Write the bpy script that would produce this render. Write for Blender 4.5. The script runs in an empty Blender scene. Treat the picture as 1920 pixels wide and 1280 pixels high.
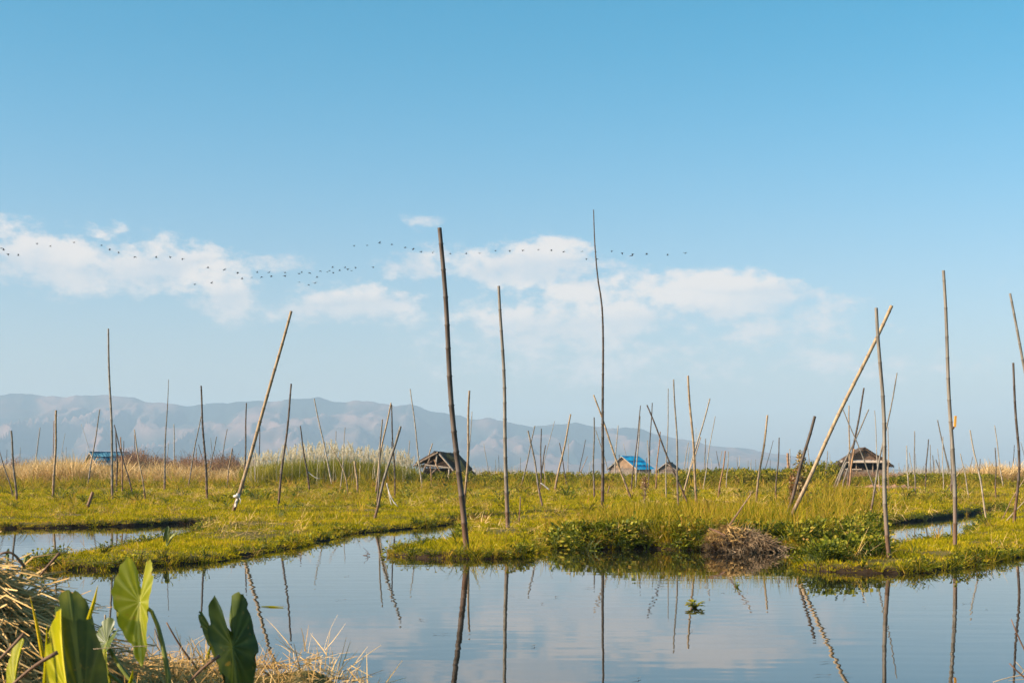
import bpy, bmesh, math, random
import numpy as np
from mathutils import Vector, Matrix

# ------------------------------------------------------------------ camera, sky, sun, exposure
SC = bpy.context.scene
COL = SC.collection
F, YH, EYE = 2667.0, 880.0, 1.40          # focal length (px of a 1920 px picture), horizon row, eye height above water

cam = bpy.data.cameras.new('camera')
cam.lens = 50.0
cam.sensor_width = 36.0
cam.shift_y = (YH - 640.0) / 1920.0
cam.clip_start = 0.1
cam.clip_end = 40000.0
cam.dof.use_dof = True
cam.dof.focus_distance = 25.0
cam.dof.aperture_fstop = 8.0
camo = bpy.data.objects.new('camera', cam)
camo.location = (0, 0, EYE)
camo.rotation_euler = (math.radians(90), 0, 0)
COL.objects.link(camo)
SC.camera = camo

SUN_EL, SUN_AZ = math.radians(27), math.radians(-110)   # azimuth measured clockwise from the view direction (+Y)
SKY_STRENGTH, SUN_STRENGTH, EXPOSURE = 0.091, 5.0, 1.0
SC.view_settings.view_transform = 'Standard'
SC.view_settings.look = 'None'
SC.view_settings.gamma = 1.0
SC.view_settings.exposure = EXPOSURE
SC.view_settings.use_curve_mapping = False
SC.cycles.max_bounces = 5
SC.cycles.diffuse_bounces = 2
SC.cycles.glossy_bounces = 3
SC.cycles.transmission_bounces = 3
SC.cycles.use_adaptive_sampling = True
SC.cycles.adaptive_threshold = 0.02
SC.cycles.transparent_max_bounces = 8
SC.cycles.volume_bounces = 0
SC.cycles.use_denoising = True

sun = bpy.data.lights.new('sun', 'SUN')
sun.energy = SUN_STRENGTH
sun.angle = math.radians(0.53)
sun.color = (1.0, 0.84, 0.64)
suno = bpy.data.objects.new('sun', sun)
sd = Vector((math.sin(SUN_AZ) * math.cos(SUN_EL), math.cos(SUN_AZ) * math.cos(SUN_EL), math.sin(SUN_EL)))
suno.rotation_euler = sd.to_track_quat('Z', 'Y').to_euler()
suno.location = sd * 50
COL.objects.link(suno)


class NT:
    """small helper for node trees"""
    def __init__(self, tree):
        self.t = tree
    def n(self, typ, **kw):
        nd = self.t.nodes.new(typ)
        for k, v in kw.items():
            setattr(nd, k, v)
        return nd
    def put(self, sock, v):
        if isinstance(v, bpy.types.NodeSocket):
            self.t.links.new(v, sock)
        elif v is not None:
            sock.default_value = v
    def math(self, op, a, b=None, c=None, clamp=False):
        nd = self.n('ShaderNodeMath', operation=op, use_clamp=clamp)
        for i, v in enumerate((a, b, c)):
            self.put(nd.inputs[i], v)
        return nd.outputs[0]
    def mix(self, f, a, b, blend='MIX'):
        nd = self.n('ShaderNodeMix', data_type='RGBA', blend_type=blend)
        self.put(nd.inputs[0], f)
        self.put(nd.inputs[6], a if isinstance(a, bpy.types.NodeSocket) else (*a, 1))
        self.put(nd.inputs[7], b if isinstance(b, bpy.types.NodeSocket) else (*b, 1))
        return nd.outputs[2]
    def noise(self, vec, scale, detail=3, rough=0.55, dist=0.0):
        nd = self.n('ShaderNodeTexNoise')
        self.put(nd.inputs['Vector'], vec)
        nd.inputs['Scale'].default_value = scale
        nd.inputs['Detail'].default_value = detail
        nd.inputs['Roughness'].default_value = rough
        nd.inputs['Distortion'].default_value = dist
        return nd.outputs['Fac']
    def ramp(self, f, stops):
        nd = self.n('ShaderNodeValToRGB')
        el = nd.color_ramp.elements
        while len(el) < len(stops):
            el.new(0.5)
        for e, (p, c) in zip(el, stops):
            e.position = p
            e.color = (*c, 1)
        self.put(nd.inputs[0], f)
        return nd.outputs[0]
    def smooth(self, v, lo, hi):
        nd = self.n('ShaderNodeMapRange', interpolation_type='SMOOTHSTEP')
        self.put(nd.inputs[0], v)
        nd.inputs[1].default_value, nd.inputs[2].default_value = lo, hi
        nd.inputs[3].default_value, nd.inputs[4].default_value = 0.0, 1.0
        return nd.outputs[0]
    def vscale(self, vec, s):
        nd = self.n('ShaderNodeMapping')
        self.put(nd.inputs['Vector'], vec)
        nd.inputs['Scale'].default_value = s
        return nd.outputs[0]


def world():
    w = bpy.data.worlds.new('World')
    SC.world = w
    w.use_nodes = True
    k = NT(w.node_tree)
    bg = w.node_tree.nodes['Background']
    sky = k.n('ShaderNodeTexSky', sky_type='NISHITA', sun_disc=False)
    sky.sun_elevation = SUN_EL
    sky.sun_rotation = SUN_AZ % (2 * math.pi)
    sky.altitude = 900
    sky.air_density = 1.0
    sky.dust_density = 3.2
    sky.ozone_density = 2.4
    tc = k.n('ShaderNodeTexCoord')
    nv = k.n('ShaderNodeVectorMath', operation='NORMALIZE')
    k.put(nv.inputs[0], tc.outputs['Generated'])
    sep = k.n('ShaderNodeSeparateXYZ')
    k.put(sep.inputs[0], nv.outputs[0])
    az = k.math('ARCTAN2', sep.outputs[0], sep.outputs[1])
    hz = k.math('SQRT', k.math('ADD', k.math('POWER', sep.outputs[0], 2.0), k.math('POWER', sep.outputs[1], 2.0)))
    el = k.math('DIVIDE', sep.outputs[2], k.math('MAXIMUM', hz, 0.02))      # tangent of the elevation
    hs = k.n('ShaderNodeHueSaturation')
    hs.inputs['Hue'].default_value = 0.472
    hs.inputs['Saturation'].default_value = 1.46
    k.put(hs.inputs['Fac'], k.smooth(el, -0.02, 0.34))
    k.put(hs.inputs['Color'], sky.outputs[0])
    base = k.mix(1.0, hs.outputs[0], k.mix(k.smooth(el, 0.0, 0.26), (1.08, 0.93, 0.86), SKYTINT), 'MULTIPLY')
    # fair-weather clouds: clusters of billows at their bearing and elevation, all at infinity
    cmb = k.n('ShaderNodeCombineXYZ')
    k.put(cmb.inputs[0], az)
    k.put(cmb.inputs[1], el)
    p = cmb.outputs[0]
    pw = k.vscale(p, (1.0, 1.6, 1.0))
    n1 = k.noise(pw, 22.0, 6, 0.6)
    n2 = k.noise(pw, 80.0, 5, 0.62)
    wob = k.math('ADD', k.math('MULTIPLY', k.math('SUBTRACT', n1, 0.5), 2.6), k.math('MULTIPLY', k.math('SUBTRACT', n2, 0.5), 1.5))
    # (centre px x, centre px y, half width px, half height px, strength)
    blobs = [(100, 505, 150, 52, 1.0), (300, 512, 150, 46, .95), (190, 456, 42, 20, .75), (20, 500, 110, 55, .9),
             (430, 560, 62, 40, .85), (660, 570, 120, 34, .95), (560, 585, 70, 26, .7), (510, 500, 60, 16, .4), (780, 500, 66, 32, .75),
             (785, 417, 38, 12, .55), (985, 500, 130, 45, 1.12), (1000, 470, 90, 22, 1.0), (1160, 515, 45, 26, .65), (1050, 605, 190, 46, .85),
             (1340, 560, 165, 44, 1.12), (1440, 548, 60, 24, 1.0), (1190, 600, 150, 40, .85), (1250, 655, 90, 18, .55), (1575, 582, 55, 22, .55),
             (1000, 640, 170, 34, .6), (1480, 615, 170, 34, .5), (1120, 690, 230, 34, .5), (1520, 690, 190, 26, .42), (1080, 545, 90, 34, .8),
             (-260, 470, 170, 50, 1.0), (-600, 560, 200, 40, .9), (2250, 560, 200, 40, .9), (2600, 480, 180, 50, 1.0)]
    acc = shade = None
    for (cx, cy, rx, ry, s) in blobs:
        a0, e0 = math.atan((cx - 960) / F), (YH - cy) / F
        q = k.n('ShaderNodeVectorMath', operation='MULTIPLY_ADD')          # (p - centre) / half size
        k.put(q.inputs[0], p)
        q.inputs[1].default_value = (F / rx, F / ry, 0)
        q.inputs[2].default_value = (-a0 * F / rx, -e0 * F / ry, 0)
        ln = k.n('ShaderNodeVectorMath', operation='LENGTH')
        k.put(ln.inputs[0], q.outputs[0])
        v = k.math('MULTIPLY_ADD', ln.outputs['Value'], -0.9 * s, 1.2 * s)
        acc = v if acc is None else k.math('SMOOTH_MAX', acc, v, 0.12)
        if s > 0.84:
            up = k.n('ShaderNodeVectorMath', operation='DOT_PRODUCT')
            k.put(up.inputs[0], q.outputs[0])
            up.inputs[1].default_value = (-0.25, 0.9, 0)
            w1 = k.math('MULTIPLY', up.outputs['Value'], k.smooth(v, -0.45, 0.35))
            shade = w1 if shade is None else k.math('MAXIMUM', shade, w1)
    # the same kind of cloud band goes on round the rest of the sky
    band = k.math('SUBTRACT', 1.0, k.math('ABSOLUTE', k.math('DIVIDE', k.math('SUBTRACT', el, 0.13), 0.05)))
    near = k.math('LESS_THAN', k.math('ABSOLUTE', az), 0.75)
    rest = k.math('SUBTRACT', k.math('MULTIPLY', k.noise(pw, 7.0, 3), 2.0), 0.85)
    acc = k.math('MAXIMUM', acc, k.math('SUBTRACT', k.math('MULTIPLY', band, rest), k.math('MULTIPLY', near, 9.0)))
    dens = k.math('ADD', acc, wob)
    cov = k.math('MULTIPLY', k.smooth(dens, -0.05, 0.75), k.smooth(acc, -0.4, 0.15))
    lit = k.smooth(k.math('ADD', shade, k.math('MULTIPLY', wob, 0.45)), -0.45, 0.65)
    cov = k.math('MULTIPLY', cov, k.math('MULTIPLY_ADD', lit, 0.45, 0.55))
    ccol = k.mix(lit, CLOUD_SHADE, CLOUD_LIT)
    out = k.mix(k.math('MULTIPLY', cov, 0.86), base, ccol)
    k.put(bg.inputs[0], out)
    bg.inputs[1].default_value = SKY_STRENGTH
    # above the cloud band there is only clear sky
    bg2 = k.n('ShaderNodeBackground')
    k.put(bg2.inputs[0], base)
    bg2.inputs[1].default_value = SKY_STRENGTH
    mx = k.n('ShaderNodeMixShader')
    k.put(mx.inputs[0], k.math('MULTIPLY', k.math('GREATER_THAN', el, 0.02), k.math('LESS_THAN', el, 0.24)))
    k.t.links.new(bg2.outputs[0], mx.inputs[1])
    k.t.links.new(bg.outputs[0], mx.inputs[2])
    k.t.links.new(mx.outputs[0], w.node_tree.nodes['World Output'].inputs['Surface'])
    w.cycles.sampling_method = 'MANUAL'
    w.cycles.sample_map_resolution = 512


SKYTINT = (0.97, 1.0, 1.0)
CLOUD_LIT = (5.8, 5.1, 4.6)
CLOUD_SHADE = (4.75, 4.4, 4.3)
world()

rng = np.random.default_rng(7)
random.seed(7)


# ------------------------------------------------------------------ helpers
def vnoise(x, y, seed=0):
    """smooth value noise in numpy, -1..1"""
    xi, yi = np.floor(x), np.floor(y)
    fx, fy = x - xi, y - yi
    fx, fy = fx * fx * (3 - 2 * fx), fy * fy * (3 - 2 * fy)
    def h(a, b):
        v = np.sin(a * 127.1 + b * 311.7 + seed * 74.7) * 43758.5453
        return (v - np.floor(v)) * 2 - 1
    return (h(xi, yi) * (1 - fx) + h(xi + 1, yi) * fx) * (1 - fy) + (h(xi, yi + 1) * (1 - fx) + h(xi + 1, yi + 1) * fx) * fy


def fbm(x, y, oct=4, seed=0, gain=0.5):
    s, a, t = 0, 1.0, 0
    for i in range(oct):
        s = s + a * vnoise(x * 2 ** i, y * 2 ** i, seed + i * 13)
        t += a
        a *= gain
    return s / t


def at(px, py, Y):
    return Vector(((px - 960) / F * Y, Y, EYE - (py - YH) / F * Y))


def depth(py, z=0.0):
    return F * (EYE - z) / (py - YH)


class MB:
    """collects geometry for one mesh object"""
    def __init__(self):
        self.v, self.f, self.a = [], [], []
    def add(self, verts, faces, att=0.0):
        o = len(self.v)
        self.v.extend([tuple(p) for p in verts])
        self.f.extend([tuple(i + o for i in fc) for fc in faces])
        self.a.extend(att if isinstance(att, (list, np.ndarray)) else [att] * len(verts))
    def box(self, c, s, rot=None):
        m = rot or Matrix.Identity(3)
        c = Vector(c)
        vs = [c + m @ Vector((x * s[0] / 2, y * s[1] / 2, z * s[2] / 2)) for x in (-1, 1) for y in (-1, 1) for z in (-1, 1)]
        self.add(vs, [(0, 1, 3, 2), (4, 6, 7, 5), (0, 4, 5, 1), (2, 3, 7, 6), (0, 2, 6, 4), (1, 5, 7, 3)])
    def tube(self, pts, rad, sides=6, att=None, cap=True):
        pts = [Vector(p) for p in pts]
        n = len(pts)
        rad = rad if isinstance(rad, (list, tuple, np.ndarray)) else [rad] * n
        vs, at_ = [], []
        ref = Vector((0.31, 0.92, 0.1))
        for i, p in enumerate(pts):
            t = (pts[min(i + 1, n - 1)] - pts[max(i - 1, 0)])
            t = t.normalized() if t.length > 1e-9 else Vector((0, 0, 1))
            u = t.cross(ref)
            if u.length < 1e-3:
                u = t.cross(Vector((1, 0, 0)))
            u.normalize()
            w = t.cross(u)
            for j in range(sides):
                a = 2 * math.pi * j / sides
                vs.append(p + (u * math.cos(a) + w * math.sin(a)) * rad[i])
                at_.append(0.0 if att is None else att[i])
        fs = [(i * sides + j, i * sides + (j + 1) % sides, (i + 1) * sides + (j + 1) % sides, (i + 1) * sides + j) for i in range(n - 1) for j in range(sides)]
        if cap:
            fs.append(tuple(range(sides - 1, -1, -1)))
            fs.append(tuple(range((n - 1) * sides, n * sides)))
        self.add(vs, fs, at_)
    def slab(self, quad, thick, n=None):
        """quad of four corners given a thickness along its normal"""
        q = [Vector(p) for p in quad]
        nn = (q[1] - q[0]).cross(q[3] - q[0]).normalized() * thick
        vs = q + [p - nn for p in q]
        self.add(vs, [(0, 1, 2, 3), (7, 6, 5, 4), (0, 4, 5, 1), (1, 5, 6, 2), (2, 6, 7, 3), (3, 7, 4, 0)])
    def mesh(self, name, mat, smooth=False):
        me = bpy.data.meshes.new(name)
        me.from_pydata(self.v, [], self.f)
        at_ = me.attributes.new('v', 'FLOAT', 'POINT')
        at_.data.foreach_set('value', np.array(self.a, dtype=np.float32))
        me.materials.append(mat)
        if smooth:
            me.polygons.foreach_set('use_smooth', [True] * len(me.polygons))
        me.update()
        return me
    def build(self, name, mat, parent=None, smooth=False, loc=None):
        o = bpy.data.objects.new(name, self.mesh(name, mat, smooth))
        COL.objects.link(o)
        if loc is not None:
            o.location = loc
        if parent is not None:
            o.parent = parent
        return o


def tag(o, label=None, cat=None, group=None, kind=None):
    for k_, v_ in (('label', label), ('category', cat), ('group', group), ('kind', kind)):
        if v_:
            o[k_] = v_
    return o


def empty(name, loc, rz=0.0):
    o = bpy.data.objects.new(name, None)
    o.empty_display_size = 0.2
    o.location = loc
    o.rotation_euler = (0, 0, rz)
    COL.objects.link(o)
    return o


def grid_mesh(name, X, Y, Z, keep, mat, att=None):
    """regular grid arrays -> mesh, faces only where keep"""
    r, c = X.shape
    idx = np.arange(r * c).reshape(r, c)
    f = np.stack([idx[:-1, :-1], idx[:-1, 1:], idx[1:, 1:], idx[1:, :-1]], -1)
    kf = (keep[:-1, :-1] | keep[:-1, 1:] | keep[1:, 1:] | keep[1:, :-1])
    f = f[kf]
    used = np.unique(f)
    remap = np.full(r * c, -1)
    remap[used] = np.arange(len(used))
    f = remap[f]
    co = np.stack([X.ravel(), Y.ravel(), Z.ravel()], -1)[used]
    me = bpy.data.meshes.new(name)
    me.vertices.add(len(co))
    me.vertices.foreach_set('co', co.astype(np.float32).ravel())
    me.loops.add(f.size)
    me.loops.foreach_set('vertex_index', f.astype(np.int32).ravel())
    me.polygons.add(len(f))
    me.polygons.foreach_set('loop_start', np.arange(0, f.size, 4, dtype=np.int32))
    me.polygons.foreach_set('use_smooth', np.ones(len(f), dtype=bool))
    if att is not None:
        a = me.attributes.new('v', 'FLOAT', 'POINT')
        a.data.foreach_set('value', att.ravel()[used].astype(np.float32))
    me.materials.append(mat)
    me.update()
    me.validate()
    o = bpy.data.objects.new(name, me)
    COL.objects.link(o)
    return o


# ------------------------------------------------------------------ materials
def new_mat(name):
    m = bpy.data.materials.new(name)
    m.use_nodes = True
    m.node_tree.nodes.clear()
    return m, NT(m.node_tree)


def finish(k, shader):
    o = k.n('ShaderNodeOutputMaterial')
    k.t.links.new(shader, o.inputs['Surface'])


def leaf_mat(name, stops, transl=0.4, gloss=0.08, patch=None, patch_scale=0.35, rough=0.5):
    """foliage: colour runs over a ramp by blade and by clump, some of the light goes through"""
    m, k = new_mat(name)
    at_ = k.n('ShaderNodeAttribute', attribute_name='v')
    oi = k.n('ShaderNodeObjectInfo')
    geo = k.n('ShaderNodeNewGeometry')
    nz = k.noise(geo.outputs['Position'], patch_scale, 3)
    f = k.math('ADD', k.math('MULTIPLY', at_.outputs['Fac'], 0.55), k.math('MULTIPLY', oi.outputs['Random'], 0.25))
    nz2 = k.noise(geo.outputs['Position'], patch_scale * 5.5, 2)
    f = k.math('ADD', f, k.math('MULTIPLY', k.math('SUBTRACT', nz2, 0.5), 0.55))
    f = k.math('ADD', f, k.math('MULTIPLY', k.math('SUBTRACT', nz, 0.34), 0.95), clamp=True)
    col = k.ramp(f, stops)
    d = k.n('ShaderNodeBsdfDiffuse')
    k.put(d.inputs[0], col)
    t = k.n('ShaderNodeBsdfTranslucent')
    k.put(t.inputs[0], k.mix(0.5, col, (1.0, 0.95, 0.35), 'MULTIPLY'))
    mx = k.n('ShaderNodeMixShader')
    mx.inputs[0].default_value = transl
    k.t.links.new(d.outputs[0], mx.inputs[1])
    k.t.links.new(t.outputs[0], mx.inputs[2])
    g = k.n('ShaderNodeBsdfGlossy')
    g.inputs['Roughness'].default_value = rough
    mx2 = k.n('ShaderNodeMixShader')
    mx2.inputs[0].default_value = gloss
    k.t.links.new(mx.outputs[0], mx2.inputs[1])
    k.t.links.new(g.outputs[0], mx2.inputs[2])
    finish(k, mx2.outputs[0])
    return m


def plain_mat(name, c1, c2, scale=6.0, rough=0.85, stretch=(1, 1, 1), bump=0.0, coords='Object', rand=0.0):
    m, k = new_mat(name)
    tc = k.n('ShaderNodeTexCoord')
    v = k.vscale(tc.outputs[coords], stretch)
    nz = k.noise(v, scale, 5, 0.62)
    f = k.smooth(nz, 0.3, 0.7)
    if rand:
        oi = k.n('ShaderNodeObjectInfo')
        f = k.math('ADD', f, k.math('MULTIPLY', k.math('SUBTRACT', oi.outputs['Random'], 0.5), rand), clamp=True)
    b = k.n('ShaderNodeBsdfPrincipled')
    k.put(b.inputs['Base Color'], k.mix(f, c1, c2))
    b.inputs['Roughness'].default_value = rough
    b.inputs['Specular IOR Level'].default_value = 0.25
    if bump:
        bp = k.n('ShaderNodeBump')
        bp.inputs['Strength'].default_value = bump
        bp.inputs['Distance'].default_value = 0.02
        k.put(bp.inputs['Height'], nz)
        k.put(b.inputs['Normal'], bp.outputs[0])
    finish(k, b.outputs[0])
    return m


def bamboo_mat(name, c1, c2, stain):
    """weathered bamboo: streaks along the culm, dark nodes, a brown water stain on the foot of the pole"""
    m, k = new_mat(name)
    tc = k.n('ShaderNodeTexCoord')
    oi = k.n('ShaderNodeObjectInfo')
    ofs = k.n('ShaderNodeVectorMath', operation='ADD')
    cmb = k.n('ShaderNodeCombineXYZ')
    k.put(cmb.inputs[2], k.math('MULTIPLY', oi.outputs['Random'], 37.0))
    k.put(ofs.inputs[0], tc.outputs['Object'])
    k.put(ofs.inputs[1], cmb.outputs[0])
    long_ = k.noise(k.vscale(ofs.outputs[0], (30, 30, 1.1)), 1.0, 5, 0.65)
    blot = k.noise(k.vscale(ofs.outputs[0], (8, 8, 4.0)), 1.0, 4, 0.6)
    f = k.math('ADD', k.smooth(long_, 0.3, 0.7), k.math('MULTIPLY', k.math('SUBTRACT', oi.outputs['Random'], 0.5), 0.5), clamp=True)
    col = k.mix(f, c1, c2)
    col = k.mix(k.math('MULTIPLY', k.smooth(blot, 0.55, 0.75), 0.55), col, (0.10, 0.08, 0.06))
    sep = k.n('ShaderNodeSeparateXYZ')
    k.put(sep.inputs[0], tc.outputs['Object'])
    h = k.math('ADD', sep.outputs[2], k.math('MULTIPLY', k.math('SUBTRACT', long_, 0.5), 1.2))
    col = k.mix(k.math('MULTIPLY', k.math('SUBTRACT', 1.0, k.smooth(h, 0.45, 1.55)), 0.85), col, stain)
    at_ = k.n('ShaderNodeAttribute', attribute_name='v')
    col = k.mix(k.math('MULTIPLY', at_.outputs['Fac'], 0.6), col, (0.06, 0.045, 0.035))
    b = k.n('ShaderNodeBsdfPrincipled')
    k.put(b.inputs['Base Color'], col)
    b.inputs['Roughness'].default_value = 0.6
    b.inputs['Specular IOR Level'].default_value = 0.3
    bp = k.n('ShaderNodeBump')
    bp.inputs['Strength'].default_value = 0.35
    bp.inputs['Distance'].default_value = 0.006
    k.put(bp.inputs['Height'], long_)
    k.put(b.inputs['Normal'], bp.outputs[0])
    finish(k, b.outputs[0])
    return m


STAIN = (0.13, 0.062, 0.03)
M = {
    'g': bamboo_mat('bamboo_grey', (0.085, 0.074, 0.06), (0.235, 0.205, 0.165), STAIN),
    't': bamboo_mat('bamboo_tan', (0.20, 0.135, 0.078), (0.40, 0.29, 0.17), STAIN),
    'd': bamboo_mat('bamboo_dark', (0.03, 0.022, 0.017), (0.10, 0.072, 0.052), STAIN),
    'p': bamboo_mat('bamboo_pale', (0.20, 0.17, 0.135), (0.38, 0.33, 0.26), (0.34, 0.25, 0.15)),
    'b': bamboo_mat('bamboo_brown', (0.20, 0.10, 0.05), (0.40, 0.23, 0.11), STAIN),
    'lawn': leaf_mat('lawn_grass', [(0.0, (0.03, 0.045, 0.003)), (0.25, (0.15, 0.165, 0.004)), (0.5, (0.40, 0.345, 0.008)), (0.76, (0.60, 0.43, 0.025)), (1.0, (0.50, 0.25, 0.06))], 0.42, 0.0, patch_scale=0.45),
    'tall': leaf_mat('tall_grass', [(0.0, (0.035, 0.05, 0.005)), (0.3, (0.16, 0.17, 0.01)), (0.55, (0.38, 0.30, 0.02)), (0.8, (0.50, 0.29, 0.05)), (1.0, (0.42, 0.19, 0.06))], 0.42, 0.0, patch_scale=0.6),
    'herb': leaf_mat('herb_leaf', [(0.0, (0.022, 0.04, 0.006)), (0.4, (0.12, 0.15, 0.010)), (0.7, (0.34, 0.31, 0.02)), (1.0, (0.46, 0.27, 0.06))], 0.38, 0.015, patch_scale=1.3, rough=0.5),
    'bush': leaf_mat('bush_leaf', [(0.0, (0.05, 0.07, 0.008)), (0.4, (0.15, 0.16, 0.012)), (0.7, (0.34, 0.27, 0.03)), (1.0, (0.45, 0.26, 0.07))], 0.35, 0.0, patch_scale=0.25),
    'straw': leaf_mat('dry_straw', [(0.0, (0.20, 0.105, 0.034)), (0.5, (0.52, 0.32, 0.115)), (1.0, (0.76, 0.54, 0.25))], 0.12, 0.0, patch_scale=1.5),
    'drybank': leaf_mat('dry_bank', [(0.0, (0.30, 0.18, 0.07)), (0.45, (0.62, 0.42, 0.18)), (1.0, (0.80, 0.62, 0.36))], 0.2, 0.0, patch_scale=0.2),
    'scrub': leaf_mat('red_scrub', [(0.0, (0.10, 0.05, 0.03)), (0.5, (0.25, 0.13, 0.075)), (1.0, (0.40, 0.26, 0.14))], 0.2, 0.02, patch_scale=0.3),
    'fuzz': leaf_mat('far_dry_reed', [(0.0, (0.22, 0.17, 0.12)), (0.5, (0.40, 0.33, 0.24)), (1.0, (0.55, 0.47, 0.36))], 0.2, 0.0, patch_scale=0.08),
    'mound': leaf_mat('dark_straw', [(0.0, (0.035, 0.024, 0.016)), (0.6, (0.13, 0.085, 0.05)), (1.0, (0.42, 0.30, 0.18))], 0.1, 0.0, patch_scale=2.5),  # straw in dark brown tones
    'plume': leaf_mat('reed_plume', [(0.0, (0.62, 0.54, 0.44)), (1.0, (0.85, 0.80, 0.72))], 0.45, 0.0),
    'reed': leaf_mat('reed_blade', [(0.0, (0.09, 0.12, 0.01)), (0.5, (0.24, 0.24, 0.02)), (1.0, (0.48, 0.38, 0.07))], 0.35, 0.0, patch_scale=0.2),
    'thatch': plain_mat('thatch', (0.028, 0.019, 0.013), (0.13, 0.082, 0.052), 9, 0.95, (1, 1, 1), 0.6),
    'thatch2': plain_mat('thatch_pale', (0.08, 0.05, 0.033), (0.25, 0.155, 0.10), 7, 0.95, (1, 1, 2), 0.6),
    'mat': plain_mat('woven_wall', (0.15, 0.095, 0.055), (0.33, 0.22, 0.135), 3.0, 0.9, (4, 4, 0.6), 0.3),
    'matg': plain_mat('grey_wall', (0.10, 0.075, 0.057), (0.25, 0.195, 0.15), 3.0, 0.9, (4, 4, 0.5), 0.3),
    'timber': plain_mat('timber', (0.12, 0.085, 0.06), (0.33, 0.24, 0.17), 5.0, 0.85, (3, 3, 1), 0.2),
    'timberp': plain_mat('pale_timber', (0.32, 0.25, 0.19), (0.55, 0.45, 0.36), 5.0, 0.85, (3, 3, 1), 0.2),
    'blue': plain_mat('blue_sheet', (0.003, 0.30, 0.52), (0.012, 0.52, 0.80), 1.2, 0.4, rand=1.0),
    'blue2': plain_mat('faded_blue_sheet', (0.005, 0.075, 0.14), (0.14, 0.34, 0.42), 2.2, 0.45, rand=0.8),
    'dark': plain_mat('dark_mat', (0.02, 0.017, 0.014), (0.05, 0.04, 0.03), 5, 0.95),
    'cloth': plain_mat('white_cloth', (0.42, 0.39, 0.35), (0.60, 0.57, 0.52), 14, 0.8),
    'orange': plain_mat('orange_wood', (0.55, 0.25, 0.03), (0.66, 0.34, 0.06), 10, 0.7),
    'bird': plain_mat('bird_feather', (0.018, 0.018, 0.02), (0.04, 0.037, 0.035), 5, 0.8),
    'soil': plain_mat('bare_soil', (0.15, 0.075, 0.042), (0.30, 0.17, 0.10), 2.0, 0.95, (1, 1, 1), 0.5),
}


def ground_mat():
    m, k = new_mat('marsh_ground')
    geo = k.n('ShaderNodeNewGeometry')
    p = geo.outputs['Position']
    n = k.noise(p, 0.5, 4)
    n2 = k.noise(p, 7.0, 4)
    col = k.ramp(k.math('ADD', k.math('MULTIPLY', n, 0.6), k.math('MULTIPLY', n2, 0.4)), [(0.3, (0.06, 0.045, 0.012)), (0.5, (0.12, 0.095, 0.02)), (0.7, (0.20, 0.14, 0.04))])
    sep = k.n('ShaderNodeSeparateXYZ')
    k.put(sep.inputs[0], p)
    mud = k.math('SUBTRACT', 1.0, k.smooth(k.math('ADD', sep.outputs[2], k.math('MULTIPLY', k.math('SUBTRACT', n2, 0.5), 0.1)), 0.05, 0.10))
    col = k.mix(mud, col, (0.03, 0.019, 0.011))
    b = k.n('ShaderNodeBsdfPrincipled')
    k.put(b.inputs['Base Color'], col)
    b.inputs['Roughness'].default_value = 0.95
    b.inputs['Specular IOR Level'].default_value = 0.1
    bp = k.n('ShaderNodeBump')
    bp.inputs['Strength'].default_value = 0.8
    bp.inputs['Distance'].default_value = 0.05
    k.put(bp.inputs['Height'], n2)
    k.put(b.inputs['Normal'], bp.outputs[0])
    finish(k, b.outputs[0])
    return m


def water_mat():
    m, k = new_mat('lake_water')
    geo = k.n('ShaderNodeNewGeometry')
    p = geo.outputs['Position']
    # very calm water: small ripples running across the view, and a slow swell
    a = k.noise(k.vscale(p, (1.0, 3.0, 1)), 1.0, 1.5, 0.4)
    b_ = k.noise(k.vscale(p, (0.5, 1.5, 1)), 1.0, 2, 0.5)
    patch = k.smooth(k.noise(k.vscale(p, (0.10, 0.22, 1)), 1.0, 2), 0.35, 0.65)
    h = k.math('ADD', k.math('MULTIPLY', a, k.math('ADD', 0.35, k.math('MULTIPLY', patch, 0.65))), k.math('MULTIPLY', b_, 0.6))
    bp = k.n('ShaderNodeBump')
    bp.inputs['Strength'].default_value = 1.0
    bp.inputs['Distance'].default_value = 0.0016
    k.put(bp.inputs['Height'], h)
    b = k.n('ShaderNodeBsdfPrincipled')
    b.inputs['Base Color'].default_value = (0.012, 0.012, 0.009, 1)
    b.inputs['Roughness'].default_value = 0.015
    b.inputs['IOR'].default_value = 1.45
    k.put(b.inputs['Normal'], bp.outputs[0])
    finish(k, b.outputs[0])
    return m


def mountain_mat():
    m, k = new_mat('mountain_slope')
    geo = k.n('ShaderNodeNewGeometry')
    at_ = k.n('ShaderNodeAttribute', attribute_name='v')
    n = k.noise(k.vscale(geo.outputs['Position'], (0.004, 0.004, 0.010)), 1.0, 6, 0.62)
    f = k.smooth(k.math('ADD', k.math('MULTIPLY', at_.outputs['Fac'], 0.55), k.math('MULTIPLY', n, 0.9)), 0.55, 1.1)
    d = k.n('ShaderNodeBsdfDiffuse')
    k.put(d.inputs[0], k.mix(f, (0.022, 0.034, 0.034), (0.21, 0.125, 0.10)))
    finish(k, d.outputs[0])
    return m


# ------------------------------------------------------------------ the setting: water, marsh beds, mountains
wm = MB()
wm.add([(-7000, -60, 0), (7000, -60, 0), (7000, 8000, 0), (-7000, 8000, 0)], [(0, 1, 2, 3)])
tag(wm.build('water', water_mat()), 'calm lake water mirroring poles, clouds and sky', kind='structure')

# waterlines, read as picture positions of points at water level and carried to metres on the water plane
def line(pts):
    return np.array([[(x - 960) / F * depth(y), depth(y)] for x, y in pts])

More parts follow.
